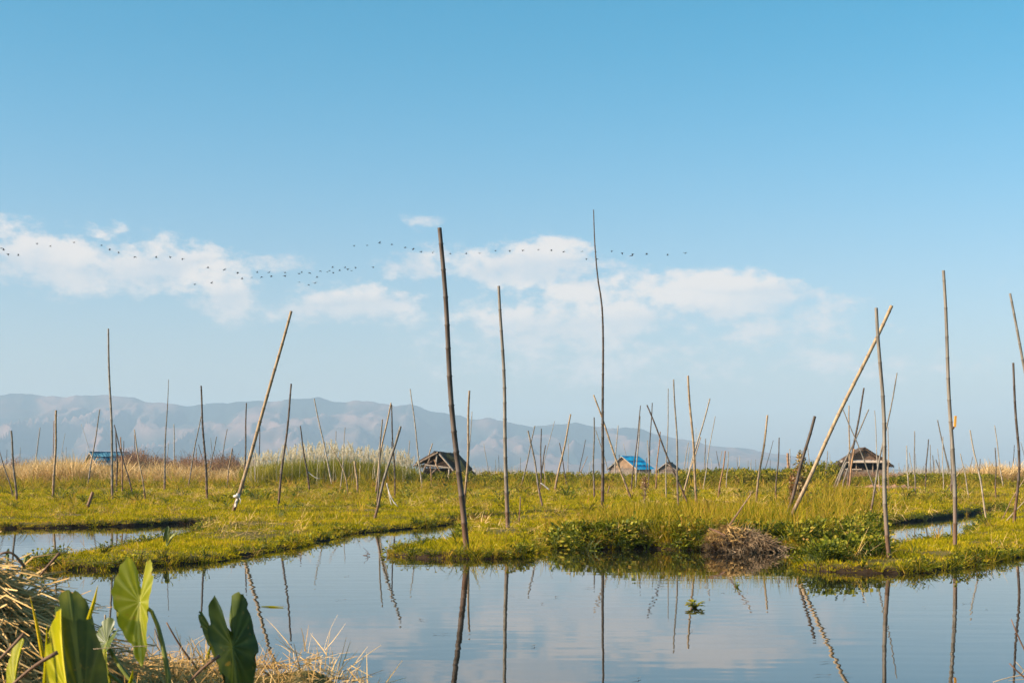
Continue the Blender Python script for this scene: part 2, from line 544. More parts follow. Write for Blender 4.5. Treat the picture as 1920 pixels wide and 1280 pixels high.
POND = line([(-700, 994), (-250, 993), (0, 991), (120, 989), (250, 986), (330, 982), (392, 981), (398, 986), (345, 1008), (255, 1024), (180, 1041), (105, 1051),
             (62, 1057), (46, 1061), (70, 1066), (130, 1068), (200, 1068), (260, 1064), (330, 1058), (400, 1053), (470, 1041), (515, 1032), (555, 1026), (620, 1010),
             (655, 1001), (700, 997), (755, 992), (817, 986), (855, 982), (864, 985), (856, 997), (862, 1008), (842, 1020), (790, 1028), (745, 1034),
             (730, 1039), (745, 1044), (800, 1047), (870, 1047), (940, 1047), (985, 1045), (1012, 1034), (1032, 1025), (1060, 1028), (1100, 1030), (1200, 1028),
             (1300, 1030), (1400, 1030), (1450, 1032), (1480, 1034), (1512, 1034), (1556, 1028), (1602, 1019), (1645, 1004), (1655, 988), (1680, 980), (1740, 975), (1790, 969), (1830, 962),
             (1870, 956), (1888, 954), (1886, 962), (1852, 974), (1825, 994), (1800, 1010), (1758, 1019), (1700, 1025), (1660, 1033), (1600, 1045), (1540, 1056), (1508, 1060),
             (1494, 1063), (1512, 1068), (1560, 1072), (1620, 1074), (1690, 1075), (1750, 1072), (1800, 1066), (1850, 1056), (1920, 1042), (2010, 1034), (2400, 1026)])
POND = np.vstack([POND, [[40, 26], [40, -50], [-40, -50], [-40, 33]]])
DITCHES = [(line([(-150, 914), (60, 913), (150, 912), (260, 914), (370, 913), (500, 911)]), 1.5),
           (line([(-150, 963), (0, 962), (100, 961), (200, 958), (310, 957)]), 0.45),
           (line([(400, 968), (480, 967), (560, 964), (640, 961), (760, 957)]), 0.35),
           (line([(120, 937), (260, 936), (400, 934), (540, 932)]), 0.6),
           (line([(1150, 952), (1300, 950), (1420, 953)]), 0.5),
           (line([(560, 926), (700, 928), (860, 925), (1000, 926)]), 0.9),
           (line([(1140, 926), (1290, 924), (1450, 926)]), 0.9),
           (line([(1660, 934), (1780, 932), (1930, 928)]), 0.8),
           (line([(-60, 938), (60, 940), (130, 943)]), 0.6),
           (line([(570, 944), (640, 947), (700, 944), (770, 941), (880, 941)]), 0.75),
           (line([(862, 981), (900, 978), (960, 973), (1080, 968)]), 0.55),
           (line([(930, 935), (1010, 936), (1130, 934)]), 1.1),
           (line([(1690, 946), (1760, 944), (1900, 936)]), 0.9)]


def seg_dist(P, L, closed):
    d2 = np.full(len(P), 1e9)
    n = len(L)
    for i in range(n if closed else n - 1):
        a, b = L[i], L[(i + 1) % n]
        ab = b - a
        t = np.clip(((P - a) @ ab) / (ab @ ab + 1e-12), 0, 1)
        q = P - (a + t[:, None] * ab)
        d2 = np.minimum(d2, (q * q).sum(1))
    return np.sqrt(d2)


def inside(P, L):
    x, y = P[:, 0], P[:, 1]
    r = np.zeros(len(P), bool)
    j = len(L) - 1
    for i in range(len(L)):
        xi, yi, xj, yj = *L[i], *L[j]
        c = (yi > y) != (yj > y)
        r ^= c & (x < (xj - xi) * (y - yi) / (yj - yi + 1e-12) + xi)
        j = i
    return r


def land(P):
    """signed distance to the shore (m), positive on land"""
    d = seg_dist(P, POND, True)
    d = np.where(inside(P, POND), -d, d)
    for L, hw in DITCHES:
        d = np.minimum(d, seg_dist(P, L, False) - hw)
    x, y = P[:, 0], P[:, 1]
    s = x / np.maximum(y, 1)
    end = 205 + 60 * vnoise(s * 9, y * 0 + 3.1, 5) + 40 * vnoise(s * 31, y * 0 + 1.7, 6)
    d = np.minimum(d, end - y)
    return d + 0.10 * fbm(x * 1.1, y * 1.1, 3, 2) * np.clip(y / 25, 0.6, 2.2)


def pix(P, z=0.0):
    return P[:, 0] / P[:, 1] * F + 960, YH + F * (EYE - z) / P[:, 1]


def mound(P):
    """extra height of the overgrown middle bed"""
    px, py = pix(P)
    return np.clip(1 - ((px - 1310) / 300) ** 2, 0, 1) * np.exp(-((P[:, 1] - 27) / 4.0) ** 2)


def height(P, d=None):
    d = land(P) if d is None else d
    top = 0.105 + 0.11 * np.clip((P[:, 1] - 33) / 10, 0, 1) + 0.035 * fbm(P[:, 0] * 0.5, P[:, 1] * 0.5, 3, 9) + 0.16 * mound(P)
    return np.where(d > 0, top * (1 - np.exp(-d * 9.0)), np.maximum(d * 1.2, -0.5))


rows, cols = 430, 430
yy = 13.0 * (300 / 13.0) ** np.linspace(0, 1, rows)
ss = np.linspace(-0.50, 0.50, cols)
S, YY = np.meshgrid(ss, yy)
XX = S * YY
PP = np.stack([XX.ravel(), YY.ravel()], -1)
DD = land(PP)
ZZ = height(PP, DD).reshape(rows, cols)
tag(grid_mesh('ground', XX, YY, ZZ, (ZZ > -0.3), ground_mat()), 'low floating garden beds of dark peat under short grass', kind='structure')


def bank_h(x, y):
    """the near bank at the picture's lower left, and the small tussock at the lower right"""
    e = 8.75 - 0.10 * (x + 2.6) ** 2 * (x > -2.6) + 0.10 * np.sin(x * 5) + 0.08 * np.sin(x * 11 + 1)
    t = np.clip((e - y) / 0.6, -1, 1)
    r = np.clip((-0.75 - x) / 0.35, -1, 1)
    h = 0.26 * np.minimum(t, r)
    e2 = 1.0 - ((x - 3.75) / 0.72) ** 2 - ((y - 8.0) / 0.9) ** 2
    return np.maximum(h, np.clip(e2, -1, 0.5) * 0.4) + 0.02 * vnoise(x * 6, y * 6, 3)


bx, by = np.meshgrid(np.linspace(-6.5, 5.5, 180), np.linspace(2.6, 10, 110))
bz = bank_h(bx, by)
tag(grid_mesh('ground', bx, by, bz, bz > -0.2, bpy.data.materials['marsh_ground']), 'near bank of dark peat covered in straw litter', kind='structure')

# mountains: a long ridge 5 to 6 km off
RIDGE = [(-900, 800), (-600, 770), (-300, 752), (-80, 748), (0, 742), (40, 735), (80, 742), (125, 746), (160, 740), (215, 742), (250, 744), (270, 752), (300, 755), (345, 762), (380, 760), (440, 755), (480, 752), (520, 752),
         (560, 748), (595, 745), (625, 752), (650, 754), (665, 750), (700, 755), (740, 762), (770, 758), (800, 768), (860, 780), (900, 786), (920, 785), (960, 795), (1000, 798), (1050, 795),
         (1080, 794), (1100, 800), (1140, 802), (1200, 805), (1230, 812), (1270, 823), (1320, 833), (1380, 838), (1430, 846), (1500, 858), (1580, 870), (1700, 881)]
mr, mc = 90, 520
ms = np.linspace((-900 - 960) / F, (1700 - 960) / F, mc)
mt = np.concatenate([np.linspace(0, 1, 66), np.linspace(1.02, 1.6, mr - 66)])
Y0, Y1 = 4300.0, 5700.0
crest = np.interp(ms * F + 960, [p[0] for p in RIDGE], [p[1] for p in RIDGE])
crest_z = np.maximum((YH + 1 - crest) * Y1 / F, -3)
T, Sx = np.meshgrid(mt, ms, indexing='ij')
MY = Y0 + (Y1 - Y0) * T
MX = Sx * MY
CZ = np.broadcast_to(crest_z, T.shape)
ux, uy = MX / 260.0, MY / 420.0
spur = 1 - np.abs(fbm(ux + 0.6 * fbm(ux, uy, 2, 31), uy * 0.6, 5, 21, 0.55)) * 2.4
env = np.where(T <= 1, T ** 1.15, np.clip(1 - (T - 1) * 1.3, 0, 1))
w_ = np.clip(np.minimum(T, 1.0), 0, 1)
prof = env * (1 - 0.45 * (1 - w_ ** 3)) + 0.45 * (spur - 0.35) * np.sin(np.pi * np.clip(T, 0, 1)) * (T <= 1)
MZ = CZ * np.clip(prof, -0.05, 1.0) + 5.0 * fbm(ux * 5, uy * 5, 3, 4) * np.clip(CZ / 60, 0, 1) * (np.abs(T - 1) < 0.97) + 10.0 * fbm(ux * 3.2, uy * 0 + 2.2, 4, 8, 0.6) * np.exp(-((T - 1) / 0.12) ** 2) * np.clip(CZ / 60, 0, 1)
MZ = np.where(T <= 0, -6, MZ)
tag(grid_mesh('mountains', MX, MY, MZ, np.ones_like(MZ, bool), mountain_mat(), np.clip(spur, 0, 1)), 'long hazy mountain ridge sinking towards the open lake', kind='structure')

# the air between: one closed box of even haze round everything but the sky
hm, k = new_mat('haze_air')
pv = k.n('ShaderNodeVolumePrincipled')
pv.inputs['Color'].default_value = (0.56, 0.78, 1.0, 1)
pv.inputs['Density'].default_value = 0.00019
pv.inputs['Anisotropy'].default_value = 0.0
ho = k.n('ShaderNodeOutputMaterial')
k.t.links.new(pv.outputs[0], ho.inputs['Volume'])
hb = MB()
hb.box((0, 4050, 179), (14400, 8300, 362))
tag(hb.build('haze', hm), 'thin pale haze hanging over the lake', kind='stuff')

# ------------------------------------------------------------------ uncountable vegetation (scattered clumps)
def blade(mb, base, h, w, az, lean, bend, segs=3, v=0.5, tipw=0.0):
    """one grass blade: a tapering ribbon that leans and droops"""
    d = Vector((math.cos(az), math.sin(az), 0))
    fa = az + math.pi / 2 + random.uniform(-0.7, 0.7)
    side = Vector((math.cos(fa), math.sin(fa), 0))
    vs = []
    p = Vector(base)
    ang = lean
    for i in range(segs + 1):
        t = i / segs
        ww = w * (1 - t) ** 0.7 + tipw
        if i == segs and tipw == 0:
            vs.append(p.copy())
        else:
            vs += [p - side * ww / 2, p + side * ww / 2]
        p = p + (d * math.sin(ang) + Vector((0, 0, 1)) * math.cos(ang)) * (h / segs)
        ang += bend / segs
    fs = [(2 * i, 2 * i + 1, 2 * i + 3, 2 * i + 2) for i in range(segs - 1)]
    if tipw == 0:
        fs.append((2 * segs - 2, 2 * segs - 1, 2 * segs))
    else:
        fs.append((2 * segs - 2, 2 * segs - 1, 2 * segs + 1, 2 * segs))
    mb.add(vs, fs, v)


def tuft(n, rad, h0, h1, w, lean=0.5, bend=0.6, segs=3):
    mb = MB()
    for _ in range(n):
        a, r = random.uniform(0, 6.283), rad * math.sqrt(random.random())
        blade(mb, (r * math.cos(a), r * math.sin(a), -0.02), random.uniform(h0, h1), w * random.uniform(0.7, 1.3), a + random.uniform(-1, 1),
              random.uniform(0, lean), random.uniform(0, bend), segs, random.random())
    return mb


def leaf_shape(mb, c, nrm, up, length, width, v):
    """an oval leaf of eight faces with a fold along its middle"""
    nrm, up = Vector(nrm).normalized(), Vector(up)
    up = (up - nrm * up.dot(nrm)).normalized()
    s = up.cross(nrm)
    c = Vector(c)
    prof = [(0, 0.12), (0.25, 0.8), (0.55, 1.0), (0.85, 0.55), (1.0, 0.06)]
    vs = []
    for t, w in prof:
        b = c + up * (t * length) - nrm * (0.18 * length * t * t)
        vs += [b - s * w * width / 2 + nrm * 0.12 * width * w, b, b + s * w * width / 2 + nrm * 0.12 * width * w]
    fs = []
    for i in range(len(prof) - 1):
        fs += [(3 * i, 3 * i + 1, 3 * i + 4, 3 * i + 3), (3 * i + 1, 3 * i + 2, 3 * i + 5, 3 * i + 4)]
    mb.add(vs, fs, v)


def rosette(n, h, size, spread=0.16):
    """water-weed rosette: rounded leaves on short stalks"""
    mb = MB()
    for _ in range(n):
        a = random.uniform(0, 6.283)
        r = spread * math.sqrt(random.random())
        hh = h * random.uniform(0.3, 1.0)
        out = Vector((math.cos(a), math.sin(a), 0))
        tip = out * (r + 0.05) + Vector((0, 0, hh))
        mb.tube([out * r * 0.3 + Vector((0, 0, -0.03)), out * (r * 0.8) + Vector((0, 0, hh * 0.7)), tip], [0.006, 0.005, 0.004], 3, cap=False)
        tilt = random.uniform(-0.2, 1.1)
        nrm = Vector((0, 0, 1)) * math.cos(tilt) - out * math.sin(tilt)
        leaf_shape(mb, tip, nrm, out * math.cos(tilt) + Vector((0, 0, 1)) * math.sin(tilt), size * random.uniform(0.7, 1.3), size * random.uniform(0.6, 1.0), random.random())
    return mb


def shrub(n, rx, rz, size):
    """leafy low bush"""
    mb = MB()
    for _ in range(9):
        a = random.uniform(0, 6.283)
        e = Vector((math.cos(a) * rx * 0.8, math.sin(a) * rx * 0.8, rz * random.uniform(0.6, 1.0)))
        mb.tube([(0, 0, 0), e * 0.5 + Vector((0, 0, rz * 0.1)), e], [0.018, 0.012, 0.005], 3, cap=False)
    for _ in range(n):
        a, r = random.uniform(0, 6.283), random.random() ** 0.45
        th = math.acos(random.uniform(0.0, 1.0))
        p = Vector((rx * r * math.sin(th) * math.cos(a), rx * r * math.sin(th) * math.sin(a), rz * (0.06 + 0.94 * r * math.cos(th))))
        nrm = Vector((random.gauss(0, 1), random.gauss(0, 1), random.gauss(0.7, 0.7)))
        leaf_shape(mb, p, nrm, Vector((random.gauss(0, 1), random.gauss(0, 1), random.gauss(0, 0.8))), size * random.uniform(0.6, 1.4), size * 0.6, random.random())
    return mb


def twigs(n, h, spread, r0=0.012, leaves=0, lsize=0.05):
    """bare branching twigs, with a few dead leaves"""
    mb = MB()
    for _ in range(n):
        a = random.uniform(0, 6.283)
        d = Vector((math.cos(a) * spread, math.sin(a) * spread, 1)) * h * random.uniform(0.6, 1.0)
        b0 = Vector((random.uniform(-1, 1) * spread * h * 0.4, random.uniform(-1, 1) * spread * h * 0.4, -0.03))
        mid = b0 + d * 0.5 + Vector((random.uniform(-1, 1), random.uniform(-1, 1), 0)) * h * 0.06
        end = b0 + d
        v = random.random()
        mb.tube([b0, mid, end], [r0, r0 * 0.7, r0 * 0.25], 3, [v] * 3, cap=False)
        for _ in range(4):
            t = random.uniform(0.3, 0.95)
            q = b0.lerp(end, t)
            e = q + Vector((random.uniform(-1, 1), random.uniform(-1, 1), random.uniform(0.2, 1.0))) * h * 0.2
            mb.tube([q, e], [r0 * 0.5, r0 * 0.15], 3, [v] * 2, cap=False)
            for _ in range(leaves):
                leaf_shape(mb, q.lerp(e, random.random()), (random.gauss(0, 1), random.gauss(0, 1), random.gauss(0, 1)), (random.gauss(0, 1), random.gauss(0, 1), 0.3), lsize, lsize * 0.6, random.random())
    return mb


def plume(h):
    """feathery reed head on a tall stalk"""
    mb = MB()
    top = Vector((0.13 * h, 0.03, h))
    mb.tube([(0, 0, 0), (0.01, 0, h * 0.5), (0.06 * h, 0.01, h * 0.8), top], [0.012, 0.010, 0.008, 0.004], 3, [0.0] * 4, cap=False)
    for _ in range(60):
        t = random.random()
        p = Vector((0.06 * h, 0.01, h * 0.76)).lerp(top + Vector((0.10, 0, 0.10)), t)
        ln = 0.26 * (1 - 0.55 * t) * random.uniform(0.7, 1.2)
        blade(mb, p, ln, 0.05, random.uniform(0, 6.283), random.uniform(0.15, 0.7), 0.5, 2, random.random())
    return mb


def lying_straw(n, rad, l0, l1, w):
    mb = MB()
    for _ in range(n):
        a, r = random.uniform(0, 6.283), rad * math.sqrt(random.random())
        blade(mb, (r * math.cos(a), r * math.sin(a), random.uniform(0, 0.05)), random.uniform(l0, l1), w * random.uniform(0.6, 1.4), random.uniform(0, 6.283),
              random.uniform(0.9, 1.6), random.uniform(-0.3, 0.6), 3, random.random(), w * 0.4)
    return mb


def source(name, mbs, mat):
    """clump meshes kept in a collection outside the scene, as sources for scattering"""
    c = bpy.data.collections.new(name)
    for i, mb in enumerate(mbs):
        o = bpy.data.objects.new(name + '_clump', mb.mesh(name + '_clump', mat))
        c.objects.link(o)
    return c


def scatter(name, label, src, pts, scl, zscl=None, tilt=0.0, cat=None):
    n = len(pts)
    me = bpy.data.meshes.new(name)
    me.vertices.add(n)
    me.vertices.foreach_set('co', pts.astype(np.float32).ravel())
    k_ = len(src.objects)
    rot = np.stack([rng.normal(0, tilt, n) if tilt else np.zeros(n), rng.normal(0, tilt, n) if tilt else np.zeros(n), rng.uniform(0, 6.283, n)], -1)
    zs = scl if zscl is None else zscl
    sc = np.stack([scl, scl, zs], -1)
    for nm, typ, fld, arr in (('rot', 'FLOAT_VECTOR', 'vector', rot), ('scl', 'FLOAT_VECTOR', 'vector', sc), ('idx', 'INT', 'value', rng.integers(0, k_, n))):
        a = me.attributes.new(nm, typ, 'POINT')
        a.data.foreach_set(fld, arr.astype(np.int32 if typ == 'INT' else np.float32).ravel())
    o = bpy.data.objects.new(name, me)
    COL.objects.link(o)
    ng = bpy.data.node_groups.new(name + '_scatter', 'GeometryNodeTree')
    ng.interface.new_socket('Geometry', in_out='INPUT', socket_type='NodeSocketGeometry')
    ng.interface.new_socket('Geometry', in_out='OUTPUT', socket_type='NodeSocketGeometry')
    N = ng.nodes.new
    gi, go, ip, ci = N('NodeGroupInput'), N('NodeGroupOutput'), N('GeometryNodeInstanceOnPoints'), N('GeometryNodeCollectionInfo')
    ci.inputs['Collection'].default_value = src
    ci.inputs['Separate Children'].default_value = True
    ci.inputs['Reset Children'].default_value = True
    ip.inputs['Pick Instance'].default_value = True
    L = ng.links.new
    L(gi.outputs[0], ip.inputs['Points'])
    L(ci.outputs[0], ip.inputs['Instance'])
    for nm, typ, sock in (('rot', 'FLOAT_VECTOR', 'Rotation'), ('scl', 'FLOAT_VECTOR', 'Scale'), ('idx', 'INT', 'Instance Index')):
        na = N('GeometryNodeInputNamedAttribute')
        na.data_type = typ
        na.inputs['Name'].default_value = nm
        L(na.outputs['Attribute'], ip.inputs[sock])
    L(ip.outputs[0], go.inputs[0])
    md = o.modifiers.new('scatter', 'NODES')
    md.node_group = ng
    return tag(o, label, cat, kind='stuff')


def spread(y0, y1, per_m2, smax=0.43):
    """random points on the marsh between two distances, even per square metre"""
    n = int(per_m2 * smax * (y1 ** 2 - y0 ** 2))
    y = np.sqrt(rng.uniform(y0 ** 2, y1 ** 2, n))
    x = rng.uniform(-smax, smax, n) * y
    return np.stack([x, y], -1)


def on_land(P, dmin=0.03, dmax=1e9, f=None):
    d = land(P)
    kk = (d > dmin) & (d < dmax)
    if f is not None:
        kk &= f(P, d)
    P, d = P[kk], d[kk]
    return P, d, np.column_stack([P, height(P, d)])


def tallness(P):
    """where the grass grows tall: the middle bed and a few strips of the field"""
    px, py = pix(P, 0.2)
    a = np.clip(1.25 - ((px - 1345) / 290) ** 2, 0, 1) * np.clip((P[:, 1] - 21) / 2, 0, 1) * np.clip((46 - P[:, 1]) / 12, 0, 1)
    b = np.exp(-((px - 630) / 85) ** 2) * np.exp(-((P[:, 1] - 57) / 5) ** 2)
    c = np.exp(-((px - 820) / 90) ** 2) * np.exp(-((P[:, 1] - 72) / 8) ** 2)
    e = np.exp(-((px - 1560) / 90) ** 2) * np.clip((P[:, 1] - 26) / 3, 0, 1) * np.clip((75 - P[:, 1]) / 20, 0, 1)
    g = np.exp(-((px - 1780) / 110) ** 2) * np.exp(-((P[:, 1] - 52) / 6) ** 2)
    return np.maximum.reduce([a, 0.6 * b, 0.55 * c, e, 0.6 * g]) * np.clip(0.75 + 0.6 * fbm(P[:, 0] * 0.7, P[:, 1] * 0.5, 3, 17), 0, 1.3)


SRC_LAWN = source('lawn', [tuft(24, 0.13, 0.035, 0.115, 0.012, 0.9, 1.0) for _ in range(6)], M['lawn'])
SRC_TALL = source('tall', [tuft(22, 0.12, 0.2, 0.78, 0.017, 0.7, 1.1, 4) for _ in range(6)], M['tall'])
SRC_HERB = source('herb', [rosette(13, 0.14, 0.054) for _ in range(6)], M['herb'])
SRC_BUSH = source('bush', [shrub(170, 0.6, 1.1, 0.15) for _ in range(4)], M['bush'])
SRC_DRY = source('drybank', [tuft(80, 0.6, 0.8, 2.2, 0.05, 1.3, 1.9, 5) for _ in range(5)], M['drybank'])
SRC_SCRUB = source('scrub', [twigs(18, 1.75, 0.42, 0.012, 1, 0.07) for _ in range(5)], M['scrub'])
SRC_FUZZ = source('fuzz', [tuft(26, 0.7, 1.1, 2.3, 0.024, 0.25, 0.35, 3) for _ in range(5)], M['fuzz'])
SRC_REED = source('reed', [tuft(40, 0.35, 1.2, 2.35, 0.030, 0.25, 0.7, 4) for _ in range(5)], M['reed'])
SRC_PLUME = source('plume', [plume(random.uniform(2.2, 2.75)) for _ in range(6)], M['plume'])
SRC_STRAW = source('litter', [lying_straw(14, 0.16, 0.08, 0.24, 0.0045) for _ in range(5)], M['straw'])

bands = []
for y0, y1, dens, sc_ in ((14, 36, 62, 1.0), (36, 70, 26, 1.35), (70, 130, 9, 2.2), (130, 250, 2.2, 3.4)):
    P, d, p3 = on_land(spread(y0, y1, dens), 0.02)
    bare = fbm(P[:, 0] * 0.9, P[:, 1] * 0.55, 3, 91) + 0.35 * fbm(P[:, 0] * 4, P[:, 1] * 3, 2, 92)
    dm = 0.02 if y0 < 30 else 0.16                     # a strip of bare peat shows along the edges
    P, d, p3, bare = P[d > dm], d[d > dm], p3[d > dm], bare[d > dm]
    kk = (rng.random(len(P)) > np.clip((bare - 0.06) * 3.0, 0, 0.9)) | (d < 0.5)
    P, d, p3 = P[kk], d[kk], p3[kk]
    edge = np.clip(d / 0.25, 0.5, 1)
    t = tallness(P)
    lush = 1.0 + 0.9 * np.clip(fbm(P[:, 0] * 0.6, P[:, 1] * 0.4, 3, 41), -0.5, 0.8)
    s = sc_ * rng.uniform(0.75, 1.3, len(P))
    zs = (sc_ ** 0.55) * rng.uniform(0.7, 1.35, len(P)) * 0.85 * edge * lush * (1 + 0.7 * np.clip(t, 0, 1))
    bands.append((p3, s, zs))
P, d, p3 = on_land(spread(14, 27, 95), -0.02, 0.13, lambda P, d: fbm(P[:, 0] * 1.3, P[:, 1] * 1.3, 2, 71) > -0.15)      # blades hanging over the shore
p3[:, 2] = np.maximum(p3[:, 2] - 0.01, 0.0)
bands.append((p3, rng.uniform(0.5, 0.95, len(P)) * np.clip(P[:, 1] / 28, 0.8, 1.5), rng.uniform(0.45, 1.25, len(P))))
scatter('grass', 'short yellow-green grass covering the floating garden beds', SRC_LAWN, np.vstack([b[0] for b in bands]), np.concatenate([b[1] for b in bands]), np.concatenate([b[2] for b in bands]), 0.12)

bands = []
for y0, y1, dens, sc_ in ((19, 36, 17, 1.0), (36, 80, 7, 1.35)):
    P, d, p3 = on_land(spread(y0, y1, dens), 0.12)
    t = tallness(P)
    kk = rng.random(len(P)) < t * 0.9
    bands.append((p3[kk], sc_ * rng.uniform(0.6, 1.15, kk.sum()), sc_ ** 0.4 * (0.35 + 0.7 * np.clip(t[kk], 0, 1)) * rng.uniform(0.6, 1.2, kk.sum())))
P, d, p3 = on_land(spread(14, 50, 26), -0.03, 0.10, lambda P, d: fbm(P[:, 0] * 0.7, P[:, 1] * 0.7, 2, 33) > 0.0)     # reddish stems at the edge
bands.append((np.column_stack([P, np.maximum(p3[:, 2], 0.0)]), rng.uniform(0.5, 0.8, len(P)), rng.uniform(0.15, 0.38, len(P))))
P, d, p3 = on_land(spread(15, 130, 0.10), 0.1)           # stray taller tufts all over the field
bands.append((p3, rng.uniform(0.7, 1.6, len(P)), rng.uniform(0.35, 0.75, len(P))))
scatter('tall_grass', 'tall golden-green grass on the overgrown middle bed', SRC_TALL, np.vstack([b[0] for b in bands]), np.concatenate([b[1] for b in bands]), np.concatenate([b[2] for b in bands]), 0.18)

# leafy weeds along every shore; a broad mat of them on the middle bed
P, d, p3 = on_land(spread(14, 60, 60), 0.0, 0.20, lambda P, d: rng.random(len(P)) < np.clip(1.1 - P[:, 1] / 70, 0.2, 0.75) * (0.4 + 0.6 * (fbm(P[:, 0] * 0.8, P[:, 1] * 0.8, 2, 77) > -0.1)))
A = (p3 + np.array([0, 0, 0.0]), rng.uniform(0.45, 0.95, len(P)))
def midbed(P, d):
    px, _ = pix(P)
    return (px > 1035) & (px < 1655) & (P[:, 1] < 34) & (P[:, 1] > 20) & (d < 0.9 + 0.4 * vnoise(P[:, 0] * 2, P[:, 1] * 0 + 2, 3))
P, d, p3 = on_land(spread(20, 34, 95), -0.15, 1.3, midbed)
p3[:, 2] = np.maximum(p3[:, 2], 0.0) + rng.uniform(-0.02, 0.10, len(P))
kk = fbm(P[:, 0] * 2.6, P[:, 1] * 1.6, 2, 66) > -0.12
p3, P = p3[kk], P[kk]
B = (p3, rng.uniform(0.7, 1.35, len(P)))
P, d, p3 = on_land(spread(15, 75, 1.1), 0.2, 1e9, lambda P, d: rng.random(len(P)) < 0.09 + 0.8 * tallness(P))
C = (p3 + np.array([0, 0, 0.03]), rng.uniform(0.6, 1.3, len(P)) * np.clip(P[:, 1] / 28, 0.7, 2.0))
scatter('water_weeds', 'low round-leaved water weeds fringing the beds', SRC_HERB, np.vstack([A[0], B[0], C[0]]), np.concatenate([A[1], B[1], C[1]]), None, 0.35)

# straw litter on the field
P, d, p3 = on_land(spread(15, 90, 1.9), -0.02, 1e9, lambda P, d: fbm(P[:, 0] * 0.9, P[:, 1] * 0.55, 3, 91) + 0.3 * (d < 0.3) > 0.10)
p3[:, 2] += 0.05
scatter('litter', 'dead straw lying in the grass', SRC_STRAW, p3, rng.uniform(0.7, 1.6, len(p3)), None, 0.5)


def belt(n, x0, x1, Y0_, Y1_, zoff=0.0):
    px = rng.uniform(x0, x1, n)
    y = rng.uniform(Y0_, Y1_, n)
    P = np.stack([(px - 960) / F * y, y], -1)
    z = np.maximum(height(P), 0.0)
    return px, P, np.column_stack([P, z + zoff])

# straw bank on the far left
px, P, p3 = belt(1000, -260, 330, 112, 124)
hh = 0.75 + 0.45 * vnoise(px / 45, px * 0, 12) + 0.25 * vnoise(px / 14, P[:, 1] / 3, 13)
px2, P2, p32 = belt(300, 300, 480, 112, 122)
px3, P3, p33 = belt(420, 1815, 2200, 128, 140)
scatter('dry_bank', 'pale dry straw heaped in a bank before the far mountains', SRC_DRY, np.vstack([p3, p32, p33]), rng.uniform(0.9, 1.5, 1720), np.concatenate([np.clip(hh, 0.3, 1.4) * 1.15, rng.uniform(0.35, 0.8, 300), rng.uniform(0.5, 1.1, 420)]), 0.25)
# reddish scrub
px, P, p3 = belt(330, 232, 480, 118, 132)
hh = 1.15 + 0.35 * vnoise(px / 30, px * 0, 14)
px2, P2, p32 = belt(90, -200, 150, 122, 132)
px3, P3, p33 = belt(60, 1545, 1700, 112, 121)
scatter('red_scrub', 'reddish-brown leafless scrub over the straw bank', SRC_SCRUB, np.vstack([p3, p32, p33]), rng.uniform(0.9, 1.5, 480),
        np.concatenate([hh * rng.uniform(0.7, 1.3, 330), rng.uniform(0.8, 1.4, 90), rng.uniform(0.3, 0.75, 60)]), 0.12)
# plumed reeds
px, P, p3 = belt(1000, 462, 772, 99, 112)
prof_ = np.clip(1.08 - ((px - 620) / 210) ** 2 * 0.62, 0.35, 1.1)
scatter('reeds', 'tall green reeds in a thick stand', SRC_REED, p3, rng.uniform(0.8, 1.3, 1000), prof_ * rng.uniform(0.66, 1.02, 1000), 0.08)
px, P, p3 = belt(430, 462, 782, 98, 111)
prof_ = np.clip(1.12 - ((px - 620) / 215) ** 2 * 0.55, 0.4, 1.15)
o = scatter('reed_plumes', 'white feathery plumes topping the reed stand', SRC_PLUME, p3, rng.uniform(0.7, 1.0, 430), prof_ * rng.uniform(0.78, 1.08, 430), 0.06)
# leafy hedges
px, P, p3 = belt(330, 735, 1120, 100, 114)
px2, P2, p32 = belt(420, 1275, 1560, 96, 112)
px3, P3, p33 = belt(150, 1120, 1280, 104, 116)
px4, P4, p34 = belt(240, 1690, 1870, 100, 116)
px5, P5, p35 = belt(120, 1600, 1700, 96, 104)
px6, P6, p36 = belt(70, 1500, 1565, 100, 106)
scatter('hedge', 'low leafy green hedge across the far field', SRC_BUSH, np.vstack([p3, p32, p33, p34, p35, p36]), rng.uniform(0.7, 1.3, 1330),
        np.concatenate([rng.uniform(0.4, 1.05, 330), rng.uniform(0.55, 1.25, 420), rng.uniform(0.4, 0.9, 150), rng.uniform(0.3, 0.9, 240), rng.uniform(0.3, 0.7, 120), rng.uniform(0.8, 1.75, 70)]), 0.12)
# golden dry grass belt in front of the hedges, and the fuzz of dry reeds far behind
px, P, p3 = belt(2800, -250, 2200, 84, 108)
kk = ~((px > 1585) & (px < 1740) & (P[:, 1] < 93))
px, P, p3 = px[kk], P[kk], p3[kk]
ng_ = len(px)
scatter('golden_grass', 'golden grass belt in front of the hedges', SRC_TALL, p3, rng.uniform(1.5, 3.4, ng_), rng.uniform(0.35, 1.0, ng_) * np.clip(0.8 + 0.9 * vnoise(px / 40, P[:, 1] / 6, 61), 0.2, 1.5), 0.35)
px, P, p3 = belt(4200, -250, 2200, 135, 255)
thin = np.clip(0.8 + 0.5 * vnoise(px / 60, px * 0, 19), 0.25, 1.2)
scatter('dry_reeds', 'hazy fuzz of dry reeds along the horizon', SRC_FUZZ, p3, rng.uniform(0.8, 1.7, 4200), thin * rng.uniform(0.5, 1.05, 4200) * np.clip(1.25 - P[:, 1] / 400, 0.5, 1), 0.06)
